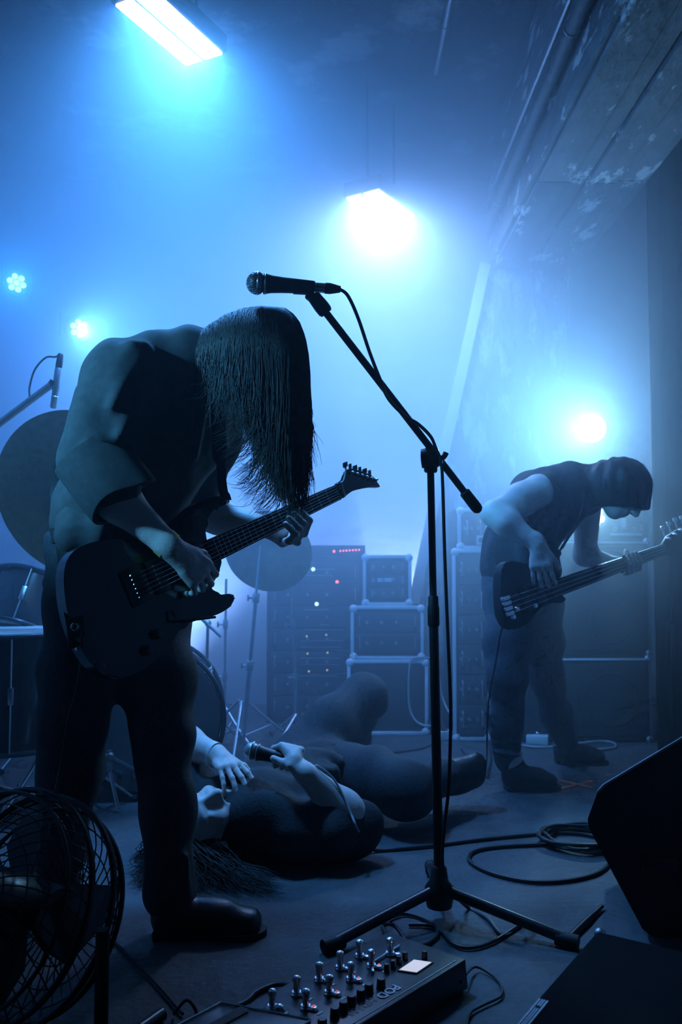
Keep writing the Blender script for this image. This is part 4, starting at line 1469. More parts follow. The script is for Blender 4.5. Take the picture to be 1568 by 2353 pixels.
MB().tube([V((fo.x, fo.y, 0.018)) + fax.cross(V((0, 0, 1))).normalized() * 0.215, V((fo.x, fo.y, 0.018)) - fax.cross(V((0, 0, 1))).normalized() * 0.215], 0.010, 10).build('stand_bar', M_BLACKMETAL, ft_)

# ================================================================== stage wedge, right foreground
wd = 2.02
wp = [P(px, py, wd) for px, py in [(1640, 1596), (1568, 1640), (1388, 1748), (1373, 1764), (1350, 1826), (1353, 1846), (1476, 2078), (1497, 2094)]]
zmin = min(p.z for p in wp)
wp.append(V((wp[0].x + 0.14, wd, zmin)))
wp.append(V((wp[0].x + 0.14, wd, wp[0].z - 0.06)))
wp = [V((p.x, p.y, p.z - zmin + 0.004)) for p in wp]
wg = thing('stage_monitor', (0.85, wd + 0.2, 0), 'large black angled stage monitor at the side of the stage', 'speaker')
wb = [V((p.x + 0.16, p.y + 0.42, max(0.004, p.z * 0.42 - 0.02))) for p in wp]       # the baffle falls away to the back
nw_ = len(wp)
case = MB()
case.add(wp + wb, [tuple(range(nw_)), tuple(range(nw_, 2 * nw_))[::-1]] + [(i, (i + 1) % nw_, (i + 1) % nw_ + nw_, i + nw_) for i in range(nw_)])
case.build('case', M_TOLEX, wg, angle=30)
MB().tube([wp[3], wp[2], wp[1], wp[0]], 0.0035, 8).build('edge_bead', M_EDGE, wg)  # pale line standing in for backlight along the top edge
gc = (wp[2] + wp[0] + wb[2] + wb[0]) / 4
ga = (wp[0] - wp[2]) * 0.42
gb_ = ((wb[2] + wb[0]) - (wp[2] + wp[0])) * 0.21
gn = ga.cross(gb_).normalized()
MB().obox(gc + gn * 0.002, ga, gb_, gn * 0.005, 0.003).build('grille', M_GRILLE, wg)
MB().obox((wp[4] + wp[6]) / 2 + V((0.10, -0.002, 0.02)), V((0.04, 0, 0)), V((0, 0.004, 0)), V((0, 0, 0.016)), 0.003).build('handle', M_BLACKPLASTIC, wg)
MB().obox(wp[7] * 0.5 + wp[3] * 0.5 + V((0.22, -0.001, 0)), V((0.05, 0, 0)), V((0, 0.004, 0)), V((0, 0, 0.03)), 0.003).build('socket_plate', M_BLACKMETAL, wg)

# low black case, bottom right corner
LZ = 0.12
b0 = G(1372, 2137, LZ)
bu = (G(1182, 2353, LZ) - b0).normalized()
bv = (G(1568, 2172, LZ) - b0)
bv = (bv - bu * bv.dot(bu)).normalized()
lc = thing('flat_case', V((b0.x, b0.y, 0)) + bu * 0.35 + bv * 0.25, 'low flat black case at the front edge of the stage below the monitor', 'case')
MB().obox(b0 + bu * 0.36 + bv * 0.27 - upz * (LZ / 2), bu * 0.36, bv * 0.27, upz * (LZ / 2), 0.008).build('case', M_FELT, lc)
MB().ball(b0 + V((0.006, 0, -0.008)), 0.012, 10).build('corner_cap', M_STEEL, lc)
for s in (0.12, 0.5):
    MB().obox(b0 + bu * s - bv * 0.001 - upz * 0.05, bu * 0.03, bv * 0.003, upz * 0.02, 0.002).build('latch', M_BLACKMETAL, lc)
ta0, ta1 = G(1245, 2296, LZ + 0.001), G(1190, 2362, LZ + 0.001)
td = (ta1 - ta0)
ts = V((0, 0, 1)).cross(td).normalized()
if ts.dot(bv) < 0:
    ts = -ts
tg = thing('marked_tape', ta0, 'strip of white tape with black lines on the flat black case', 'tape')
MB().obox(ta0 + td * 1.0 + ts * 0.004, td * 1.0, ts * 0.0085, upz * 0.0006).build('strip', M_TAPE_W, tg)
for o_ in (-0.004, 0.0, 0.004):
    MB().obox(ta0 + td * 1.0 + ts * (0.004 + o_) + upz * 0.0007, td * 1.0, ts * (0.0006 if o_ else 0.0003), upz * 0.0003).build('ink_line', M_INK, tg)
MB().obox(ta0 + td * 0.27 + ts * 0.004 + upz * 0.001, td * 0.03, ts * 0.0032, upz * 0.0004).build('ink_mark', M_INK, tg)

# drumstick and cables on the floor
ds0, ds1 = G(1385, 2082, 0.008), G(1308, 2156, 0.008)
tag(MB().lathe([(0.003, 0), (0.0055, 0.004), (0.0045, 0.012), (0.005, 0.05), (0.008, (ds1 - ds0).length * 0.5), (0.008, (ds1 - ds0).length)], ds0, ds1 - ds0, 14).build('drumstick', M_BLACKPLASTIC),
    'dark stick lying on the floor beside the stage monitor', 'drumstick')
loop = [G(836, 1946, 0.02), G(870, 1954, 0.006), G(930, 1950, 0.006), G(1000, 1943, 0.006), G(1100, 1930, 0.006), G(1200, 1920, 0.006), G(1270, 1914, 0.006), G(1340, 1917, 0.006), G(1392, 1930, 0.006), G(1420, 1950, 0.006)]
tag(MB().tube(crom(loop, 8), 0.0055, 8).build('floor_cable', M_CABLE), 'black cable running straight from the lying singer towards the coil', 'cable')
loop = [G(1408, 1952, 0.006), G(1404, 1980, 0.006), G(1370, 2008, 0.006), G(1300, 2024, 0.006), G(1220, 2026, 0.006), G(1140, 2010, 0.006), G(1090, 1988, 0.006), G(1078, 1970, 0.006), G(1098, 1954, 0.006), G(1160, 1945, 0.006), G(1270, 1940, 0.006), G(1340, 1942, 0.006)]
tag(MB().tube(crom(loop, 8), 0.0055, 8).build('floor_cable', M_CABLE), 'black cable lying in one wide open loop on the floor', 'cable')
coil = []
cc0 = G(1338, 1938, 0)
for i in range(150):
    a_ = i / 150 * 2 * math.pi * 6
    rr = 0.115 + 0.012 * math.sin(i * 0.37) + 0.006 * math.sin(i * 1.1)
    coil.append(V((cc0.x + math.cos(a_) * rr + 0.006 * math.sin(i * .21), cc0.y + math.sin(a_) * rr * 0.95, 0.006 + 0.004 * (i / 25) + 0.003 * math.sin(i * 0.8))))
tag(MB().tube(coil, 0.005, 8).build('coiled_cable', M_CABLE), 'black cable coiled in a tight ring on the floor beside the monitor', 'cable')
# small cables and leads at the backline
for pts, r, m, lab in [
    ([P(990, 1512, 4.33), P(950, 1514, 4.31), P(940, 1545, 4.3), P(941, 1620, 4.3), P(955, 1655, 4.28), P(980, 1668, 4.25), P(1000, 1664, 4.2)], 0.0055, M_CABLEPALE, 'pale cable hanging in a loop down the front of the equipment case'),
    ([P(1010, 1560, 4.3), P(1020, 1610, 4.28), P(1040, 1650, 4.2), G(1060, 1685, 0.006), G(1110, 1692, 0.006), G(1150, 1690, 0.006)], 0.005, M_CABLEPALE, 'pale cable trailing from behind the stand to the narrow rack'),
    ([G(1120, 1640, 0.3), G(1122, 1680, 0.02), G(1127, 1720, 0.006), G(1128, 1750, 0.006), G(1120, 1782, 0.006), G(1122, 1786, 0.006)], 0.005, M_CABLE, 'dark cable end lying on the floor behind the bass player\'s heel'),
    ([G(1200, 1712, 0.006), G(1225, 1716, 0.006), G(1265, 1716, 0.006), G(1330, 1708, 0.006), G(1385, 1703, 0.006), G(1412, 1708, 0.006), G(1412, 1718, 0.006), G(1370, 1722, 0.006), G(1340, 1720, 0.006)], 0.006, M_CABLEPALE, 'pale cable curling over the floor in front of the bass stack'),
    ([P(190, 1440, 1.80), P(188, 1470, 1.83), P(186, 1520, 1.9), P(175, 1590, 1.95), P(158, 1650, 1.98), P(140, 1760, 2.0), P(118, 1880, 2.0), G(110, 2000, 0.01), G(180, 2080, 0.006), G(330, 2230, 0.006), G(420, 2330, 0.006)], 0.0032, M_CABLE, 'thin instrument cable hanging from the guitar down the trouser leg'),
]:
    tag(MB().tube(crom(pts, 8), r, 8).build('loose_cable', m), lab, 'cable')
ps = thing('power_strip', G(1020, 1700), 'small white power strip on the floor behind the microphone stand', 'power strip')
pc = G(1020, 1700)
MB().box((pc.x, pc.y, 0.022), 0.09, 0.05, 0.044, 0.004, 0.5).build('body', M_WHITE, ps)
MB().box((pc.x, pc.y, 0.046), 0.03, 0.03, 0.006, 0.002, 0.5).build('socket', M_BLACKPLASTIC, ps)
MB().tube(crom([V((pc.x - 0.04, pc.y - 0.03, 0.015)), G(990, 1712, 0.005), G(960, 1722, 0.005), G(900, 1730, 0.005)], 6), 0.004, 6).build('cord', M_CABLE, ps)
pe = G(1236, 1708)
pd = thing('effect_pedal', pe, 'small pale effect pedal between the bass player\'s feet', 'pedal')
MB().box((pe.x, pe.y, 0.02), 0.10, 0.07, 0.04, 0.004, -0.3).build('body', M_WHITE, pd)
MB().lathe([(0.01, 0), (0.01, 0.01), (0.006, 0.014)], (pe.x, pe.y, 0.04), upz, 12).build('footswitch', M_CHROME, pd)
MB().lathe([(0.006, 0), (0.006, 0.01)], (pe.x + 0.025, pe.y + 0.015, 0.04), upz, 10).build('knob', M_BLACKPLASTIC, pd)
# orange tape cross
xt = thing('tape_cross', G(1322, 1803), 'orange tape cross stuck on the floor by the bass player\'s boot', 'tape')
for a, b in (((1286, 1792), (1362, 1810)), ((1286, 1812), (1362, 1795))):
    p, q = G(*a, 0.0012), G(*b, 0.0012)
    d = q - p
    MB().obox((p + q) / 2, d / 2, V((0, 0, 1)).cross(d).normalized() * 0.010, upz * 0.0007 * (1 if a[1] == 1792 else 1.7)).build('strip', M_TAPE_O, xt)

# ================================================================== people
def boot(S, ankle, heel, toe, h=0.10, r=0.042):
    """shaft, heel and a rounded toe resting on the floor"""
    a, he, to = V(ankle), V(heel), V(toe)
    d = (to - he).normalized()
    w = V((0, 0, 1)).cross(d)
    S.cap(a, he + d * 0.045 + V((0, 0, 0.060)), r * 1.08, r, k=0.02)
    S.flat(he + d * 0.035 + V((0, 0, 0.036)), he + (to - he) * 0.55 + V((0, 0, 0.036)), (0.034, 0.036), (0.042, 0.034), w, k=0.02)
    S.flat(he + (to - he) * 0.5 + V((0, 0, 0.038)), to - d * 0.045 + V((0, 0, 0.030)), (0.043, 0.034), (0.040, 0.027), w, k=0.02)
    S.cap(a * 0.4 + he * 0.6 + d * 0.03, he + (to - he) * 0.6 + V((0, 0, 0.045)), r * 0.95, 0.026, k=0.03)


def sole(heel, toe, parent):
    he, to = V(heel), V(toe)
    d = (to - he)
    L = d.length * 0.975
    d.normalize()
    w = V((0, 0, 1)).cross(d)
    out = []
    prof = [(0.0, 0.018), (0.03, 0.034), (0.12, 0.036), (0.3, 0.031), (0.5, 0.035), (0.68, 0.046), (0.85, 0.043), (0.95, 0.028), (1.0, 0.010)]
    for t, hw in prof:
        out.append(he + d * (t * L) + w * hw)
    for t, hw in reversed(prof):
        out.append(he + d * (t * L) - w * hw)
    o = MB().prism([V((p.x, p.y, 0.001)) for p in out], V((0, 0, 0.013)), 0.002).build('boot_sole', M_SOLE, parent)
    c = he + d * 0.04
    MB().obox(V((c.x, c.y, 0.012)), d * 0.035, w * 0.034, V((0, 0, 0.012)), 0.003).build('boot_heel', M_SOLE, parent)
    return o


def band(c, axis, r, w, m, parent, name='wristband', flat=0.8, wide=None):
    a, x, y = frame(axis, wide)
    vs, fs = [], []
    n = 32
    for i in range(n):
        t = 2 * math.pi * i / n
        d = x * math.cos(t) + y * (math.sin(t) * flat)
        for (h, q) in ((-w / 2, r), (w / 2, r), (w / 2, r + 0.0015), (-w / 2, r + 0.0015)):
            vs.append(V(c) + a * h + d * q)
    for i in range(n):
        for k in range(4):
            fs.append((i * 4 + k, i * 4 + (k + 1) % 4, ((i + 1) % n) * 4 + (k + 1) % 4, ((i + 1) % n) * 4 + k))
    return MB().add(vs, fs).build(name, m, parent)


def outline(pts, n=5):
    """closed smooth outline through the points"""
    m = len(pts)
    out = []
    for i in range(m):
        p0, p1, p2, p3 = pts[i - 1], pts[i], pts[(i + 1) % m], pts[(i + 2) % m]
        for k in range(n):
            t = k / n
            out.append(tuple(0.5 * ((2 * p1[j]) + (p2[j] - p0[j]) * t + (2 * p0[j] - 5 * p1[j] + 4 * p2[j] - p3[j]) * t * t + (3 * p1[j] - p0[j] - 3 * p2[j] + p3[j]) * t ** 3) for j in (0, 1)))
    return out


# ------------------------------------------------------------------ the guitarist
LFT = V((0.707, 0.707, 0))                     # his left
FWD = V((0.707, -0.707, 0))
gu = thing('person', (P(250, 2000, 2.15).x, 2.15, 0), 'person with long hair bent over an electric guitar, dark shirt, black trousers', 'person')
g_waist, g_chest, g_up = P(272, 1215, 2.20), P(362, 985, 2.16), P(412, 862, 2.11)
g_pelv = P(268, 1330, 2.20)
g_rsh, g_lsh = P(275, 862, 1.99), P(525, 880, 2.24)
g_rel, g_rwr = P(215, 1098, 1.95), P(392, 1258, 1.955)
g_lel, g_lwr = P(440, 1175, 2.46), P(632, 1216, 2.36)
g_neck, g_head = P(470, 822, 2.09), P(585, 838, 2.03)
g_rhip, g_lhip = P(205, 1390, 2.13), P(345, 1390, 2.27)
g_rkn, g_lkn = P(168, 1680, 2.10), P(374, 1690, 2.12)
g_lan = P(390, 2040, 2.05)
g_ran = P(140, 1960, 2.22)
lh, lt = G(352, 2150), G(620, 2146)
rh = V((g_ran.x - 0.06, g_ran.y + 0.03, 0))
rt = rh + V((0.22, -0.14, 0))

# frame of the guitar (needed for the hands)
gB, gN = P(330, 1340, 1.95), P(797, 1122, 2.40)
gU = (gN - gB).normalized()
gW = V((0.70, -0.70, 0.16))
gW = (gW - gU * gW.dot(gU)).normalized()
gV = gW.cross(gU)
gp = lambda px, py, lift=0.0: on_plane(px, py, gB + gW * lift, gW)

S = Solid(0.03)
S.flat(g_pelv, g_waist, (0.150, 0.105), (0.135, 0.095), LFT)
S.flat(g_waist, g_chest, (0.135, 0.095), (0.165, 0.110), LFT, k=0.05)
S.flat(g_chest, g_up, (0.165, 0.110), (0.150, 0.085), LFT, k=0.05)
S.chain([g_up, g_neck, P(535, 822, 2.05)], [0.07, 0.055, 0.052], k=0.04)
head(S, g_head, V((0.42, -0.30, -0.86)), V((0.80, -0.45, 0.50)))
S.chain([g_rsh, g_rel], [0.058, 0.044], k=0.05)
S.chain([g_rel, g_rel + (g_rwr - g_rel) * 0.3, g_rwr], [0.045, 0.047, 0.027], k=0.03)
S.chain([g_lsh, g_lel], [0.055, 0.044], k=0.05)
S.chain([g_lel, g_lel + (g_lwr - g_lel) * 0.35, g_lwr], [0.045, 0.044, 0.027], k=0.03)
S.chain([g_rhip, g_rkn, g_ran, rh + V((0.05, -0.03, 0.05))], [0.085, 0.055, 0.038, 0.03], k=0.04)
S.chain([g_lhip, g_lkn, g_lan, lh + (lt - lh) * 0.2 + V((0, 0, 0.05))], [0.085, 0.055, 0.038, 0.03], k=0.04)
# strumming hand: back of the hand to us, fingers curling down onto the strings
rk = gp(480, 1335, 0.052)
hand(S, g_rwr + (rk - g_rwr).normalized() * 0.012, rk - g_rwr, -gW, V((0.5, 0, 1)), [(0.55, 0.75, 0.5), (0.65, 0.8, 0.5), (0.75, 0.85, 0.5), (0.8, 0.9, 0.5)], 1.08, thumb_curl=0.5, thumb_out=0.55)
# fretting hand: palm under the neck, four fingers coming up over its front
pk = P(655, 1232, 2.385)
S.flat(g_lwr, pk, (0.028, 0.020), (0.034, 0.018), gU, k=0.02)
for i, (kx, ky_, mx_, my_, tx, ty) in enumerate([(700, 1226, 712, 1196, 690, 1172), (688, 1232, 700, 1204, 676, 1180), (676, 1238, 690, 1216, 664, 1190), (664, 1244, 680, 1228, 656, 1204)]):
    a0 = P(kx - 12, ky_, 2.395 - 0.004 * i)
    a1 = gp(kx, ky_, 0.012)
    a2 = gp(mx_, my_, 0.036)
    a3 = gp(tx, ty, 0.022)
    S.cap(pk + gU * (0.018 - 0.012 * i), a0, 0.013, 0.011, k=0.012)
    S.cap(a0, a1, 0.0105, 0.0095, k=0.005)
    S.cap(a1, a2, 0.0095, 0.0088, k=0.004)
    S.cap(a2, a3, 0.0088, 0.0078, k=0.004)
S.cap(pk, P(672, 1240, 2.36), 0.014, 0.012, k=0.012)
S.cap(P(672, 1240, 2.36), gp(684, 1246, -0.005), 0.012, 0.0105, k=0.006)
finish('body', S.mesh('body', 0.0046), M_SKIN, gu, angle=0)

# shirt with rolled sleeves
S = Solid(0.035)
S.flat(P(262, 1235, 2.20), g_waist + V((0, 0, 0.05)), (0.150, 0.118), (0.155, 0.120), LFT)
S.flat(g_waist + V((0, 0, 0.05)), g_chest, (0.155, 0.120), (0.185, 0.136), LFT, k=0.06)
S.flat(g_chest, g_up, (0.185, 0.136), (0.165, 0.105), LFT, k=0.06)
S.cap(g_up, P(455, 815, 2.09), 0.085, 0.066, k=0.05)
S.cap(g_rsh, g_lsh, 0.070, 0.068, k=0.05)
S.chain([g_rsh + V((0, 0, -0.01)), P(240, 985, 1.96), P(215, 1075, 1.945)], [0.078, 0.072, 0.066], k=0.05)
S.chain([P(215, 1060, 1.945), P(260, 1120, 1.94)], [0.068, 0.060], k=0.04)
S.chain([g_lsh, P(490, 1020, 2.34), g_lel], [0.068, 0.062, 0.056], k=0.04)
for a, b, r in [((300, 795, 1.925), (212, 960, 1.895), 0.016), ((330, 800, 1.95), (258, 930, 1.882), 0.014), ((352, 850, 1.97), (275, 1000, 1.885), 0.015), ((335, 930, 1.985), (205, 1035, 1.880), 0.014),
                ((190, 905, 1.94), (170, 1010, 1.925), 0.014), ((395, 850, 2.02), (340, 1000, 2.03), 0.014), ((430, 930, 2.035), (385, 1080, 2.05), 0.014), ((262, 1130, 1.872), (165, 1060, 1.885), 0.012),
                ((180, 1120, 2.05), (150, 1170, 2.08), 0.014), ((470, 900, 2.04), (450, 1050, 2.07), 0.013), ((235, 850, 1.925), (190, 1000, 1.905), 0.012)]:
    S.cap(P(*a), P(*b), r * 0.7, r * 0.4, k=0.03)
cuff_n = (g_rwr - g_rel).normalized()
shirt = finish('shirt', S.mesh('shirt', 0.0055, folds=streaks(0.0040, 62, 14, 3)), M_SHIRT, gu, angle=0)
# the rolled-up cuff, a loose double band with a ragged edge
ca, cb = P(200, 1038, 1.945), P(286, 1148, 1.94)
cax = (cb - ca)
_, cx_, cy_ = frame(cax)
vs, fs = [], []
n = 40
for i in range(n):
    t = 2 * math.pi * i / n
    d = cx_ * math.cos(t) + cy_ * math.sin(t)
    j = 0.004 * math.sin(3 * t + 0.6) + 0.003 * math.sin(5 * t)
    e0 = 0.03 * math.sin(t + 0.5)
    e1 = 1.0 + 0.09 * math.sin(2 * t + 1.0)
    for (h, r) in ((e0, 0.064), (e0, 0.0835), (e0 + 0.07, 0.0845), (0.5, 0.0835), (e1 - 0.05, 0.0815), (e1, 0.080), (e1, 0.070), (0.6, 0.066)):
        vs.append(ca + cax * h + d * (r + j * h))
m = 8
for i in range(n):
    for k in range(m):
        fs.append((i * m + k, i * m + (k + 1) % m, ((i + 1) % n) * m + (k + 1) % m, ((i + 1) % n) * m + k))
MB().add(vs, fs).build('rolled_cuff', M_SHIRT, gu, angle=32)
# loose shirt tail at the back of the waist
S = Solid(0.02)
S.flat(P(165, 1150, 2.16), P(160, 1195, 2.15), (0.035, 0.055), (0.045, 0.06), LFT)
S.flat(P(230, 1180, 2.14), P(235, 1225, 2.13), (0.10, 0.08), (0.12, 0.085), LFT, k=0.03)
finish('shirt_tail', S.mesh('shirt_tail', 0.006, folds=streaks(0.005, 60, 8, 9)), M_SHIRT, gu, angle=0)

# trousers
S = Solid(0.04)
S.flat(P(252, 1215, 2.19), g_pelv + V((0, 0, -0.03)), (0.140, 0.112), (0.165, 0.122), LFT)
S.chain([g_rhip, P(185, 1540, 2.10), g_rkn, P(158, 1780, 2.12), g_ran], [0.105, 0.088, 0.072, 0.068, 0.066], k=0.05)
S.chain([g_lhip, P(362, 1560, 2.17), g_lkn, P(385, 1860, 2.07), P(392, 2050, 2.045)], [0.105, 0.086, 0.064, 0.057, 0.060], k=0.05)
for i in range(6):                                        # creases behind the knees and stacked at the ankles
    y = 1960 + i * 18
    S.cap(P(345, y, 2.02), P(430, y + 10, 2.01), 0.008, 0.006, k=0.02)
    S.cap(P(322 + i, 1700 + 26 * i, 2.09), P(400, 1712 + 26 * i, 2.06), 0.006, 0.004, k=0.02)
finish('trousers', S.mesh('trousers', 0.0062, folds=wrinkles(0.003, 40, 5, (0.5, 0.5, 1))), M_JEANS, gu, angle=0)
S = Solid(0.02)                                           # back pocket and folded denim at the hip
S.flat(P(132, 1235, 2.12), P(128, 1330, 2.12), (0.022, 0.05), (0.020, 0.055), LFT)
S.flat(P(128, 1345, 2.11), P(122, 1420, 2.12), (0.022, 0.05), (0.016, 0.05), LFT, k=0.01)
finish('hip_pocket', S.mesh('hip_pocket', 0.005, folds=wrinkles(0.003, 60, 4)), M_JEANSBLUE, gu, angle=0)
belt = []
for i in range(33):
    a = 2 * math.pi * i / 32
    belt.append(P(256, 1222, 2.19) + LFT * (0.152 * math.cos(a)) + FWD * (0.124 * math.sin(a)) + V((0, 0, 0.012 * math.cos(a))))
MB().ribbon(belt, V((0, 0, 1)), 0.036, 0.005).build('belt', M_BOOT, gu)
# boots
for an, he, to in ((g_lan, lh, lt), (g_ran, rh, rt)):
    S = Solid(0.02)
    boot(S, an, he, to)
    finish('boot', S.mesh('boot', 0.0048), M_BOOT, gu, angle=0)
    sole(he, to, gu)
band(g_rel + (g_rwr - g_rel) * 0.95, g_rwr - g_rel, 0.0315, 0.020, M_BAND_Y, gu, flat=0.92)

# hair: a dark mass under loose strands that hang straight down
hd = 2.03
S = Solid(0.03)
S.egg(P(592, 818, hd), (0.088, 0.088, 0.088))
S.egg(P(530, 822, hd + 0.03), (0.066, 0.062, 0.056), k=0.05)
S.chain([P(445, 815, 2.10), P(520, 810, 2.06)], [0.030, 0.046], k=0.04)
S.flat(P(580, 825, hd), P(580, 905, hd), (0.092, 0.070), (0.092, 0.056), V((1, 0, 0)), k=0.04)
S.flat(P(600, 900, hd), P(645, 1000, hd), (0.078, 0.052), (0.042, 0.035), V((1, 0, 0)), k=0.04)
S.flat(P(645, 1000, hd), P(672, 1090, hd), (0.042, 0.035), (0.016, 0.016), V((1, 0, 0)), k=0.03)
hm = finish('hair', S.mesh('hair_mass', 0.006), M_HAIR, gu, angle=0)
rs = random.Random(11)
top = [(430, 780), (455, 762), (490, 740), (520, 721), (560, 708), (600, 703), (640, 705), (662, 716), (680, 745), (694, 790), (706, 850), (712, 900)]
endy = [(445, 880), (470, 910), (500, 935), (535, 955), (565, 990), (600, 1060), (630, 1115), (660, 1165), (690, 1178), (705, 1125), (716, 1010)]
paths = []
for i in range(3600):
    hx = 442 + 272 * rs.random() ** 0.85
    R = (0.062 + 0.050 * min(1.0, (hx - 440) / 140)) if hx < 640 else 0.112 * math.sqrt(max(0.05, 1 - ((hx - 640) / 78) ** 2))
    side = 1 if rs.random() < 0.36 else -1                # -1: the side towards us
    fm = math.radians(8 + 82 * rs.random() ** 0.7)
    # parting ridge along the top of the bent head; the strand runs over the skull, then hangs
    sx = hx + (rs.uniform(-6, 6) if hx < 560 else (600 - hx) * 0.45 * rs.random())
    y0 = interp(sx, top) + 4 * rs.random()
    Rp = R / hd * FPX * 0.9
    yh = interp(hx, top) + Rp * (1 - math.cos(fm))
    dh = side * R * math.sin(fm)
    ye = interp(hx, endy) - abs(rs.gauss(0, 1)) * 55 + 22
    if rs.random() < 0.10:
        ye = yh + 90 + rs.random() * 120
    ye = max(ye, yh + 60)
    curl = rs.random() < (0.16 if 560 < hx < 680 else 0.03)
    wob, ph, dsh = rs.gauss(0, 9), rs.random() * 6.28, rs.uniform(0.75, 1.0)
    tail = 1 if rs.random() < 0.8 else -2
    pts = []
    for k in range(18):
        t = k / 17
        if t < 0.35:
            u = t / 0.35
            f = fm * u
            x = sx + (hx - sx) * math.sin(u * math.pi / 2)
            y = y0 + (yh - y0) * (1 - math.cos(f)) / (1 - math.cos(fm) + 1e-6)
            d = side * R * math.sin(f)
        else:
            u = (t - 0.35) / 0.65
            x = hx + wob * u * u + (2.0 + 3.0 * u) * math.sin(u * 8 + ph)
            y = yh + (ye - yh) * u
            d = dh * (1 - (1 - dsh) * u)
            if curl and u > 0.6:
                v = (u - 0.6) / 0.4
                x -= 75 * v * v
                y += 18 * math.sin(v * 2.6)
            if hx < 545 and u > 0.7:
                x += 90 * (u - 0.7) ** 2 * tail
        pts.append(P(x, y, hd + (0.05 if hx < 540 else 0.0) * (540 - hx) / 100 + d))
    paths.append(pts)
for i in range(70):                                       # loose locks that swing out and curl back
    hx, y0 = rs.uniform(585, 690), rs.uniform(930, 1060)
    ln, sw = rs.uniform(50, 130), rs.uniform(25, 85)
    up_ = rs.uniform(-12, 30)
    d0 = hd + rs.uniform(-0.06, 0.05)
    paths.append([P(hx + 3 * math.sin(k * 0.9 + i) - sw * (k / 17) ** 2.2, y0 - 80 + (ln + 80) * math.sin(k / 17 * 1.75) - up_ * max(0, k / 17 - 0.6), d0) for k in range(18)])
hs = finish('hair_strands', strands(paths, 0.0013, 0.00035), M_HAIR, gu, angle=0)
hs['kind'] = 'stuff'

# ------------------------------------------------------------------ the guitar
gt = thing('electric_guitar', gB, 'gloss black electric guitar with a pointed headstock, slung on the guitarist', 'guitar')
body_px = outline([(476, 1146), (500, 1140), (522, 1144), (524, 1156), (512, 1162), (492, 1172), (474, 1200), (474, 1232), (482, 1252), (500, 1262), (512, 1292), (496, 1330), (482, 1352), (500, 1366), (534, 1364), (541, 1374), (532, 1392), (500, 1412), (452, 1426),
                   (420, 1440), (392, 1478), (352, 1522), (302, 1552), (250, 1556), (204, 1520), (168, 1452), (150, 1378), (148, 1310), (166, 1270), (206, 1248), (262, 1238), (320, 1238), (372, 1222), (420, 1184), (450, 1158)], 4)
GT = 0.042
bm_ = MB().prism([gp(x, y, -0.012) for x, y in body_px], -gW * GT, 0.006, 3)
gbody = bm_.build('body', M_GUITAR, gt, angle=28)
nk = [gB + gU * a + gV * b for a, b in ((0.20, 0.0285), (0.648, 0.0215), (0.648, -0.0215), (0.20, -0.0285))]
MB().prism([p - gW * 0.006 for p in nk], -gW * 0.017, 0.005, 2).build('neck', M_BASSG, gt, angle=28)
MB().prism([p + gW * 0.0005 for p in nk], -gW * 0.0064, 0.001).build('fretboard', M_FRETBOARD, gt, angle=28)
for k in range(1, 25):
    x = 0.648 * 2 ** (-k / 12)
    if x < 0.205:
        break
    hwid = 0.0215 + (0.648 - x) / 0.448 * 0.007
    MB().obox(gB + gU * x + gW * 0.0008, gU * 0.0005, gV * (hwid - 0.001), gW * 0.0004).build('fret', M_STEEL, gt, smooth=False)
# headstock, pointed and hooked
hp = outline([(776, 1111), (792, 1102), (796, 1084), (806, 1076), (826, 1081), (848, 1089), (860, 1096), (869, 1110), (874, 1119), (858, 1119), (836, 1122), (812, 1128), (798, 1137), (788, 1143)], 3)
hs_ = MB().prism([gp(x, y, -0.004) for x, y in hp], -gW * 0.015, 0.002).build('headstock', M_GUITAR, gt, angle=28)
MB().tube([gp(787, 1108, 0.001), gp(791, 1102, 0.001), gp(794, 1090, 0.001), gp(795, 1078, 0.001)], 0.0022, 6).build('binding', M_IVORY, hs_)
for k in range(6):
    tx, ty = 795 + k * 11.2, 1071 + k * 3.6
    a = gp(tx, ty + 9, -0.012)
    b = gp(tx - 1, ty, -0.012)
    tn_ = MB().tube([a, b], 0.0028, 8).build('tuner', M_BLACKMETAL, hs_)
    MB().obox(b + (b - a).normalized() * 0.004, gU * (0.0075 if k % 2 == 0 else 0.004), (b - a).normalized() * 0.0075, gW * 0.004, 0.002).build('tuner', M_BLACKMETAL, hs_)
    MB().lathe([(0.0042, 0), (0.0042, 0.006), (0.003, 0.010)], gp(808 + k * 11.0, 1086 + k * 3.4, -0.004), gW, 10).build('tuner_post', M_CHROME, hs_)
    MB().ball(gp(785 + k * 1.5, 1109 + k * 5.6, 0.003), 0.0032, 8).build('string_lock', M_CHROME, gt)
MB().prism([gB + gU * 0.646 + gV * 0.0215 + gW * 0.0025, gB + gU * 0.654 + gV * 0.0215 + gW * 0.0025, gB + gU * 0.654 - gV * 0.0215 + gW * 0.0025, gB + gU * 0.646 - gV * 0.0215 + gW * 0.0025], -gW * 0.008).build('nut', M_BLACKMETAL, gt)
for k in range(6):
    o_ = (k - 2.5)
    MB().tube([gB + gV * (o_ * 0.0105) + gW * 0.006, gB + gU * 0.648 + gV * (o_ * 0.0072) + gW * 0.0045], 0.00055 - 0.00004 * k + 0.0002, 5).build('string', M_STRING, gt)
    MB().obox(gB - gU * 0.006 + gV * (o_ * 0.0105) - gW * 0.004, gU * 0.014, gV * 0.0046, gW * 0.008, 0.002).build('saddle', M_BLACKMETAL, gt)
    MB().ball(gB - gU * 0.022 + gV * (o_ * 0.0105) - gW * 0.001, 0.0032, 8).build('fine_tuner', M_CHROME, gt)
MB().obox(gB - gU * 0.012 - gW * 0.010, gU * 0.030, gV * 0.042, gW * 0.004, 0.002).build('bridge_plate', M_BLACKMETAL, gt)
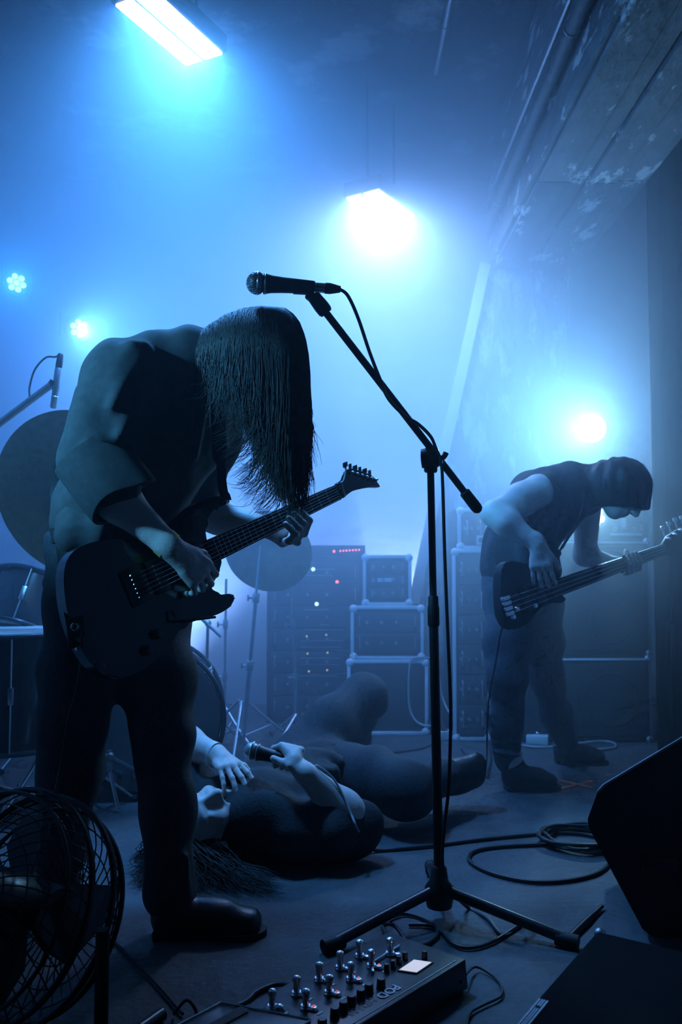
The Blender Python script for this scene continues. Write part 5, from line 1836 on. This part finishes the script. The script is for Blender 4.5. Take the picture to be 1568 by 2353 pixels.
for x in (0.045, 0.150):
    pk_ = MB().obox(gB + gU * x - gW * 0.009, gU * 0.020, gV * 0.040, gW * 0.006, 0.003).build('pickup', M_BLACKPLASTIC, gt)
    for k in range(6):
        MB().lathe([(0.0024, 0), (0.0024, 0.0015)], gB + gU * (x - 0.006) + gV * ((k - 2.5) * 0.0104) - gW * 0.003, gW, 8).build('pole_piece', M_STEEL, pk_)
for (px, py) in ((357, 1458), (335, 1495)):
    MB().lathe([(0.0115, 0), (0.011, 0.010), (0.0095, 0.015), (0.007, 0.0165), (0.0005, 0.0168)], gp(px, py, -0.012), gW, 20).build('control_knob', M_BLACKMETAL, gt)
MB().tube([gp(392, 1404, -0.004), gp(410, 1424, 0.012), gp(455, 1423, 0.02), gp(495, 1418, 0.024)], 0.0032, 8).build('tremolo_arm', M_BLACKMETAL, gt)
MB().tube([gp(235, 1532, -0.012), gp(230, 1532, 0.0)], 0.008, 12).build('jack_plate', M_CHROME, gt)
hb_ = gp(514, 1153, -0.03)
MB().lathe([(0.005, 0), (0.005, 0.008), (0.008, 0.010), (0.008, 0.013)], hb_, gU, 12).build('strap_button', M_CHROME, gt)
eb_ = gp(185, 1482, -0.03)
MB().lathe([(0.005, 0), (0.005, 0.008), (0.008, 0.010), (0.008, 0.013)], eb_, -gU, 12).build('strap_button', M_CHROME, gt)
sp_ = crom([hb_ + gU * 0.008, P(512, 1120, 2.12), P(506, 1050, 2.055), P(500, 960, 2.00), P(500, 890, 2.0), P(480, 815, 2.09), P(400, 770, 2.22), P(270, 830, 2.33), P(170, 980, 2.33), P(135, 1110, 2.27), P(138, 1190, 2.14), P(150, 1270, 2.04), P(158, 1350, 1.93), P(172, 1430, 1.84), eb_ - gU * 0.008], 6)
sw_ = []
for i in range(len(sp_)):
    t = i / (len(sp_) - 1)
    sw_.append(V((1, 0, 0)) * (1 - t) * 0.4 + LFT * 0.6 + V((0, 0, 0.5)) * math.sin(t * math.pi))
wid = [0.028 if i < 4 else (0.022 if i < 12 else 0.038) for i in range(len(sp_))]
MB().ribbon(sp_, sw_, wid, 0.003).build('strap', M_STRAP, gt, angle=50)
MB().ring(P(172, 1440, 1.815), V((0.3, -1, 0.2)), 0.007, 0.0016, 20, 6).build('strap_ring', M_CHROME, gt)

# ------------------------------------------------------------------ the bass player
bp = thing('person', (P(1220, 1800, 3.4).x, 3.4, 0), 'person in a dark sleeveless top bent over a bass guitar', 'person')
BL = V((0.62, 0.78, 0))
BF = V((0.78, -0.62, 0))
b_pel, b_wst, b_chs, b_up = P(1185, 1325, 3.40), P(1192, 1258, 3.38), P(1250, 1160, 3.32), P(1318, 1125, 3.27)
b_rsh, b_lsh = P(1238, 1128, 3.15), P(1352, 1142, 3.40)
b_rel, b_rwr = P(1136, 1180, 3.06), P(1236, 1252, 2.99)
b_lel, b_lwr = P(1345, 1275, 3.55), P(1420, 1298, 3.42)
b_neck, b_head = P(1372, 1112, 3.24), P(1432, 1122, 3.20)
b_rh, b_lh = P(1175, 1388, 3.34), P(1238, 1388, 3.50)
b_rk, b_lk = P(1165, 1560, 3.24), P(1252, 1552, 3.52)
b_ra, b_la = P(1172, 1745, 3.29), P(1298, 1700, 3.66)
brh, brt = G(1160, 1815), G(1292, 1812)
blh, blt = G(1275, 1752), G(1402, 1755)
bB, bN = P(1168, 1392, 2.98), P(1530, 1262, 3.42)
bU = (bN - bB).normalized()
bW = V((0.60, -0.80, 0.14))
bW = (bW - bU * bW.dot(bU)).normalized()
bV = bW.cross(bU)
bg = lambda px, py, lift=0.0: on_plane(px, py, bB + bW * lift, bW)
S = Solid(0.03)
S.flat(b_pel, b_wst, (0.145, 0.100), (0.130, 0.095), BL)
S.flat(b_wst, b_chs, (0.130, 0.095), (0.150, 0.105), BL, k=0.05)
S.flat(b_chs, b_up, (0.150, 0.105), (0.135, 0.085), BL, k=0.05)
S.chain([b_up, b_neck, P(1400, 1112, 3.22)], [0.065, 0.055, 0.052], k=0.04)
head(S, b_head, V((0.55, -0.30, -0.78)), V((0.80, -0.10, 0.55)))
S.chain([b_rsh, b_rsh + (b_rel - b_rsh) * 0.45, b_rel], [0.062, 0.052, 0.041], k=0.05)
S.chain([b_rel, b_rel + (b_rwr - b_rel) * 0.3, b_rwr], [0.042, 0.046, 0.027], k=0.03)
S.chain([b_lsh, b_lel], [0.055, 0.043], k=0.05)
S.chain([b_lel, b_lwr], [0.043, 0.026], k=0.03)
S.chain([b_rh, b_rk, b_ra, brh + V((0.05, 0, 0.05))], [0.085, 0.055, 0.038, 0.03], k=0.04)
S.chain([b_lh, b_lk, b_la, blh + V((0.05, 0, 0.05))], [0.085, 0.055, 0.038, 0.03], k=0.04)
hand(S, b_rwr, P(1246, 1316, 2.97) - b_rwr, V((0.3, 0.9, 0)), V((1, 0, 0.2)), [(0.35, 0.5, 0.4), (0.4, 0.55, 0.4), (0.3, 0.5, 0.4), (0.2, 0.45, 0.4)], 1.0, thumb_out=0.5)
pk = P(1440, 1300, 3.44)
S.flat(b_lwr, pk, (0.028, 0.02), (0.034, 0.018), bU, k=0.02)
for i in range(4):
    a0 = P(1464 - 9 * i, 1308 + 3 * i, 3.44)
    a1 = bg(1470 - 9 * i, 1306 + 3 * i, 0.008)
    a2 = bg(1472 - 9 * i, 1288 + 3 * i, 0.034)
    a3 = bg(1462 - 9 * i, 1270 + 3 * i, 0.02)
    S.cap(pk, a0, 0.014, 0.011, k=0.01)
    S.chain([a0, a1, a2, a3], [0.0105, 0.0098, 0.009, 0.008], k=0.004)
S.cap(pk, P(1440, 1268, 3.47), 0.013, 0.011, k=0.01)
finish('body', S.mesh('body', 0.0052), M_SKIN, bp, angle=0)
S = Solid(0.035)
S.flat(P(1180, 1305, 3.40), b_wst, (0.155, 0.118), (0.152, 0.116), BL)
S.flat(b_wst, b_chs, (0.152, 0.116), (0.170, 0.126), BL, k=0.06)
S.flat(b_chs, b_up, (0.170, 0.126), (0.145, 0.100), BL, k=0.06)
S.cap(b_up, P(1365, 1112, 3.25), 0.085, 0.068, k=0.04)
S.cap(b_rsh + (b_up - b_rsh) * 0.28, b_lsh, 0.074, 0.066, k=0.05)
S.flat(P(1235, 1215, 3.15), P(1240, 1310, 3.2), (0.05, 0.06), (0.075, 0.08), BL, k=0.06)       # loose front hanging down
finish('sleeveless_top', S.mesh('sleeveless_top', 0.0065, folds=streaks(0.005, 46, 12, 21)), M_TEE, bp, angle=0)
S = Solid(0.04)
S.flat(P(1182, 1300, 3.40), b_pel + V((0, 0, -0.04)), (0.145, 0.112), (0.16, 0.12), BL)
S.chain([b_rh, P(1166, 1480, 3.28), b_rk, P(1165, 1660, 3.27), P(1166, 1742, 3.29)], [0.100, 0.085, 0.066, 0.056, 0.052], k=0.05)
S.chain([b_lh, P(1245, 1480, 3.5), b_lk, P(1280, 1640, 3.6), b_la], [0.100, 0.083, 0.066, 0.056, 0.052], k=0.05)
for i in range(5):
    S.cap(P(1135, 1640 + i * 22, 3.24), P(1195, 1650 + i * 22, 3.22), 0.006, 0.005, k=0.02)
finish('trousers', S.mesh('trousers', 0.007, folds=wrinkles(0.0035, 42, 8, (0.5, 0.5, 1))), M_JEANSBLUE, bp, angle=0)
for an, he, to in ((b_ra, brh, brt), (b_la, blh, blt)):
    S = Solid(0.02)
    boot(S, an, he, to, r=0.044)
    finish('boot', S.mesh('boot', 0.0052), M_BOOT, bp, angle=0)
    sole(he, to, bp)
S = Solid(0.03)                                            # dark hair under a close cap, hanging to a straight fringe
S.egg(P(1432, 1112, 3.20), (0.100, 0.105, 0.090))
S.flat(P(1425, 1118, 3.20), P(1432, 1152, 3.20), (0.098, 0.09), (0.088, 0.085), V((1, 0, 0)), k=0.03)
S.cap(P(1340, 1114, 3.25), P(1420, 1110, 3.2), 0.074, 0.086, k=0.04)
S.flat(P(1400, 1120, 3.21), P(1408, 1148, 3.2), (0.07, 0.08), (0.06, 0.075), V((1, 0, 0)), k=0.03)
S.flat(P(1432, 1120, 3.20), P(1436, 1165, 3.20), (0.092, 0.085), (0.082, 0.08), V((1, 0, 0)), k=0.03)
finish('hair', S.mesh('hair', 0.006, folds=streaks(0.003, 120, 5, 2), clip=lambda X: 1.050 - 0.1 * (X[:, 0] - 1.0) - X[:, 2]), M_HAIR, bp, angle=0)

bt = thing('bass_guitar', bB, 'black bass guitar with a long neck held by the bent bass player', 'guitar')
bpx = outline([(1272, 1262), (1292, 1266), (1286, 1282), (1276, 1300), (1284, 1322), (1290, 1350), (1288, 1366), (1302, 1374), (1296, 1384), (1268, 1386), (1240, 1400), (1212, 1432), (1182, 1446), (1160, 1428), (1152, 1380), (1152, 1320), (1162, 1292), (1190, 1290), (1222, 1300), (1250, 1284)], 4)
MB().prism([bg(x, y, -0.012) for x, y in bpx], -bW * 0.04, 0.006, 3).build('body', M_BASSG, bt, angle=28)
BL_ = (bN - bB).length
bn = [bB + bU * a + bV * b for a, b in ((0.22, 0.031), (BL_, 0.021), (BL_, -0.021), (0.22, -0.031))]
MB().prism([p - bW * 0.006 for p in bn], -bW * 0.018, 0.005).build('neck', M_BASSG, bt, angle=28)
MB().prism([p + bW * 0.0005 for p in bn], -bW * 0.0064, 0.001).build('fretboard', M_FRETBOARD, bt, angle=28)
hp = [bB + bU * (BL_ + a) + bV * b - bW * 0.004 for a, b in ((0, 0.021), (0.04, 0.045), (0.14, 0.062), (0.20, 0.050), (0.19, 0.01), (0.12, -0.018), (0.03, -0.028), (0, -0.021))]
bh = MB().prism(hp, -bW * 0.016, 0.003).build('headstock', M_BASSG, bt, angle=28)
for k in range(4):
    q = bB + bU * (BL_ + 0.03 + 0.042 * k) + bV * (0.048 + 0.008 * min(k, 2))
    tn_ = MB().tube([q - bW * 0.01, q + bV * 0.028 - bW * 0.01], 0.004, 8).build('tuner', M_CHROME, bh)
    MB().obox(q + bV * 0.034 - bW * 0.01, bU * 0.010, bV * 0.008, bW * 0.005, 0.003).build('tuner', M_CHROME, bh)
    MB().lathe([(0.007, 0), (0.007, 0.012), (0.005, 0.016)], q - bV * 0.012 - bW * 0.004, bW, 10).build('tuner_post', M_CHROME, bh)
    MB().tube([bB + bV * ((k - 1.5) * 0.018) + bW * 0.007, bN + bV * ((k - 1.5) * 0.0105) + bW * 0.004], 0.0009, 5).build('string', M_STRING, bt)
    MB().obox(bB + bV * ((k - 1.5) * 0.018) - bW * 0.003, bU * 0.016, bV * 0.007, bW * 0.008, 0.002).build('saddle', M_CHROME, bt)
for x in (0.09, 0.17):
    MB().obox(bB + bU * x - bW * 0.009, bU * 0.018, bV * 0.046, bW * 0.006, 0.003).build('pickup', M_BLACKPLASTIC, bt)
for (px, py) in ((1176, 1418), (1184, 1400), (1226, 1392)):
    MB().lathe([(0.011, 0), (0.010, 0.012), (0.007, 0.016), (0.0005, 0.0165)], bg(px, py, -0.012), bW, 14).build('control_knob', M_CHROME, bt)
sb_ = bg(1288, 1266, -0.03)
se_ = bg(1156, 1380, -0.03)
sp_ = crom([sb_, P(1300, 1245, 3.14), P(1330, 1200, 3.12), P(1346, 1160, 3.14), P(1345, 1090, 3.26), P(1290, 1068, 3.42), P(1200, 1120, 3.55), P(1140, 1220, 3.48), P(1150, 1300, 3.25), se_], 6)
MB().ribbon(sp_, [V((0.5, 0.6, 0.3)) if i < 14 else BL for i in range(len(sp_))], 0.045, 0.003).build('strap', M_STRAP, bt, angle=50)
tag(MB().tube(crom([bg(1160, 1420, -0.03), P(1155, 1440, 3.05), P(1148, 1470, 3.1), P(1138, 1530, 3.12), P(1125, 1600, 3.14), P(1120, 1680, 3.18), G(1118, 1760, 0.02), G(1105, 1775, 0.006), G(1090, 1760, 0.006), G(1060, 1720, 0.006)], 8), 0.0036, 8).build('instrument_cable', M_CABLE),
    'thin cable hanging from the bass guitar behind the player\'s leg', 'cable')

# ------------------------------------------------------------------ the singer on the floor
vo = thing('person', (-0.2, 2.85, 0), 'person lying on their back on the floor holding a microphone on the chest', 'person')
at_d = lambda px, d, z: V(((px - CX) / FPX * d, d, z))
v_head = at_d(476, 2.50, 0.112)
v_neck = at_d(548, 2.57, 0.105)
v_chs = at_d(612, 2.64, 0.120)
v_bel = at_d(672, 2.88, 0.125)
v_pel = at_d(725, 3.08, 0.118)
VA = (v_pel - v_neck)
VA.z = 0
VA.normalize()                                       # head to feet
VR = V((VA.y, -VA.x, 0))                              # towards the camera side (his right)
v_rsh = v_chs - VA * 0.10 + VR * 0.17 + V((0, 0, -0.015))
v_lsh = v_chs - VA * 0.10 - VR * 0.17 + V((0, 0, -0.015))
v_rel = P(822, 1896, 2.53)
v_rwr, v_lwr = P(703, 1778, 2.46), P(498, 1736, 2.62)
v_lel = P(392, 1692, 2.74)
v_rhp, v_lhp = v_pel + VR * 0.09, v_pel - VR * 0.09
v_rkn = P(925, 1815, 2.78)
v_ran = P(1030, 1786, 3.02)
v_lkn = P(838, 1600, 3.42)
v_lan = P(812, 1690, 3.72)
v_lan.z = 0.08
0 and print('singer', v_head, v_chs, v_pel, 'rel', v_rel, 'rwr', v_rwr, 'lwr', v_lwr, 'rkn', v_rkn, 'ran', v_ran, 'lkn', v_lkn)
S = Solid(0.03)
S.flat(v_chs - VA * 0.08, v_bel, (0.150, 0.095), (0.130, 0.090), VR)
S.flat(v_bel, v_pel, (0.130, 0.090), (0.145, 0.095), VR, k=0.05)
S.chain([v_chs - VA * 0.10, v_neck, v_head + VA * 0.03], [0.07, 0.055, 0.05], k=0.04)
hf = V((0.16, -0.52, 0.82))
hu = V((-0.82, -0.46, -0.10))
head(S, v_head, hf, hu, 1.06, mouth=0.036)
S.chain([v_rsh, v_rel], [0.058, 0.044], k=0.05)
S.chain([v_rel, v_rel + (v_rwr - v_rel) * 0.3, v_rwr], [0.052, 0.054, 0.030], k=0.03)
S.chain([v_lsh, v_lel], [0.058, 0.046], k=0.05)
S.chain([v_lel, v_lel + (v_lwr - v_lel) * 0.35, v_lwr], [0.050, 0.050, 0.031], k=0.03)
S.chain([v_rhp, v_rkn, v_ran], [0.08, 0.055, 0.038], k=0.04)
S.chain([v_lhp, v_lkn, v_lan], [0.08, 0.055, 0.038], k=0.04)
# open left hand resting on the chest, right hand round the microphone
hand(S, v_lwr, P(556, 1786, 2.50) - v_lwr, V((0.05, 0.1, -1)), V((0.5, 0.8, 0)), [(0.30, 0.30, 0.2), (0.35, 0.3, 0.2), (0.35, 0.32, 0.2), (0.4, 0.3, 0.2)], 1.05, spread=0.13)
vm_o, vm_e = P(580, 1726, 2.52), P(648, 1742, 2.50)
vma = (vm_e - vm_o).normalized()
hw = P(676, 1752, 2.47)
S.flat(v_rwr, hw, (0.027, 0.020), (0.036, 0.019), V((0.3, 0.9, 0.3)), k=0.02)
upv = V((0, 0, 1))
for i in range(4):                                     # fingers wrapping over the handle
    c = vm_o + vma * (0.070 + 0.019 * i)
    k0 = c + V((0.012, 0.004, 0.030)) + vma * 0.006
    S.cap(hw + V((0, 0, 0.008)), k0, 0.015, 0.0115, k=0.012)
    S.chain([k0, c + V((-0.006, 0.028, 0.016)), c + V((-0.004, 0.024, -0.014)), c + V((0.0, 0.0, -0.026))], [0.0110, 0.0100, 0.0092, 0.0082], k=0.004)
S.chain([hw + V((0, -0.01, -0.002)), vm_o + vma * 0.098 + V((0, -0.030, -0.006)), vm_o + vma * 0.066 + V((0, -0.027, 0.0))], [0.016, 0.0115, 0.0095], k=0.008)
finish('body', S.mesh('body', 0.0044), M_SKIN, vo, angle=0)
S = Solid(0.035)
S.flat(v_chs - VA * 0.10, v_chs + VA * 0.05, (0.175, 0.108), (0.175, 0.118), VR)
S.flat(v_chs + VA * 0.05, v_bel, (0.175, 0.118), (0.160, 0.112), VR, k=0.05)
S.flat(v_bel, v_pel + VA * 0.02, (0.160, 0.112), (0.165, 0.110), VR, k=0.05)
S.cap(v_chs - VA * 0.10, v_neck, 0.085, 0.068, k=0.04)
S.chain([v_rsh, v_rsh + (v_rel - v_rsh) * 0.5, v_rel + V((0.0, 0, 0.0))], [0.084, 0.078, 0.078], k=0.05)
S.chain([v_lsh, v_lsh + (v_lel - v_lsh) * 0.6], [0.078, 0.070], k=0.05)
for i in range(7):
    o_ = VA * (0.02 + 0.055 * i)
    S.cap(v_chs + o_ + VR * 0.12 + V((0, 0, 0.075)), v_chs + o_ * 1.15 - VR * 0.12 + V((0, 0, 0.085)), 0.010, 0.006, k=0.03)
finish('tee_shirt', S.mesh('tee_shirt', 0.006, folds=wrinkles(0.009, 34, 31)), M_TEE, vo, angle=0)
S = Solid(0.04)
S.flat(v_pel - VA * 0.05, v_pel + VA * 0.03, (0.16, 0.105), (0.165, 0.108), VR)
S.chain([v_rhp, v_rhp * 0.5 + v_rkn * 0.5 + V((0, 0, 0.012)), v_rkn, v_ran], [0.100, 0.096, 0.082, 0.060], k=0.05)
S.chain([v_lhp, v_lhp * 0.5 + v_lkn * 0.5 + V((0, 0, 0.02)), v_lkn, v_lan], [0.100, 0.096, 0.082, 0.060], k=0.05)
finish('trousers', S.mesh('trousers', 0.0068, folds=wrinkles(0.006, 36, 12)), M_JEANS, vo, angle=0)
for an, dirv in ((v_ran, V((0.95, 0.05, 0.16))), (v_lan, V((0.4, 0.8, -0.1)))):
    S = Solid(0.02)
    d = dirv.normalized()
    S.cap(an - d * 0.03, an + d * 0.03, 0.058, 0.056, k=0.02)
    S.flat(an + d * 0.02, an + d * 0.085, (0.056, 0.05), (0.052, 0.046), V((0, 0.3, 1)), k=0.03)
    S.cap(an + d * 0.05 + V((0, 0, 0.01)), an + d * 0.10 + V((0, 0, 0.035)), 0.04, 0.03, k=0.03)
    finish('boot', S.mesh('boot', 0.0055, clip=lambda X: 0.002 - X[:, 2]), M_BOOT, vo, angle=0)
band(v_lwr + (v_lel - v_lwr).normalized() * 0.012, v_lel - v_lwr, 0.036, 0.016, M_BAND_W, vo, flat=0.9)
# his hair spread over the floor
rs = random.Random(5)
paths = []
for i in range(1100):
    a = rs.uniform(-0.9, 1.1)
    ex, ey = 380 + 270 * rs.random(), 1955 + 105 * rs.random() ** 1.2
    if rs.random() < 0.25:
        ex, ey = 300 + 70 * rs.random(), 1960 + 80 * rs.random()
    e = G(ex, ey, 0.004 + 0.012 * rs.random())
    hu_ = hu.normalized()
    n0 = V((rs.gauss(0, 1), rs.gauss(0, 1), rs.gauss(0, 1))).normalized()
    n0 = (n0 + hu_ * 1.1 - hf.normalized() * 0.7).normalized()
    s0 = v_head + V((n0.x * 0.095, n0.y * 0.095, n0.z * 0.095))
    if s0.z < 0.02:
        s0.z = 0.02
    mid = s0 * 0.55 + e * 0.45
    mid.z = min(s0.z * 0.5 + 0.01, 0.09)
    mid2 = s0 * 0.22 + e * 0.78
    mid2.z = 0.012 + 0.02 * rs.random()
    w = V((rs.gauss(0, 0.02), rs.gauss(0, 0.02), 0))
    paths.append(crom([s0, mid + w, mid2 - w * 0.6, e + w * 0.5], 4))
vh = finish('hair_strands', strands(paths, 0.0015, 0.0005), M_HAIR, vo, angle=0)
vh['kind'] = 'stuff'
S = Solid(0.02)
hfn, hun = hf.normalized(), hu.normalized()
S.egg(v_head + hun * 0.030 - hfn * 0.022, (0.088, 0.092, 0.084), (hfn.cross(hun), hun, hfn))
finish('hair', S.mesh('hair', 0.006, clip=lambda X: 0.003 - X[:, 2]), M_HAIR, vo, angle=0)

vmic = thing('vocal_microphone', vm_o, 'handheld vocal microphone held on the lying singer\'s chest', 'microphone')
vocal_mic(vmic, vm_o, vma, 0.98, 24, False)
ce = vm_o + vma * 0.135
tag(MB().tube(crom([ce, ce + vma * 0.03 + V((0.01, 0, -0.01)), P(730, 1760, 2.47), P(765, 1788, 2.47), P(790, 1830, 2.46), P(806, 1868, 2.44), P(822, 1905, 2.43), G(838, 1932, 0.03), G(836, 1946, 0.02)], 8), 0.0032, 8).build('microphone_cable', M_CABLEPALE),
    'cable running from the singer\'s microphone along the forearm to the floor', 'cable')
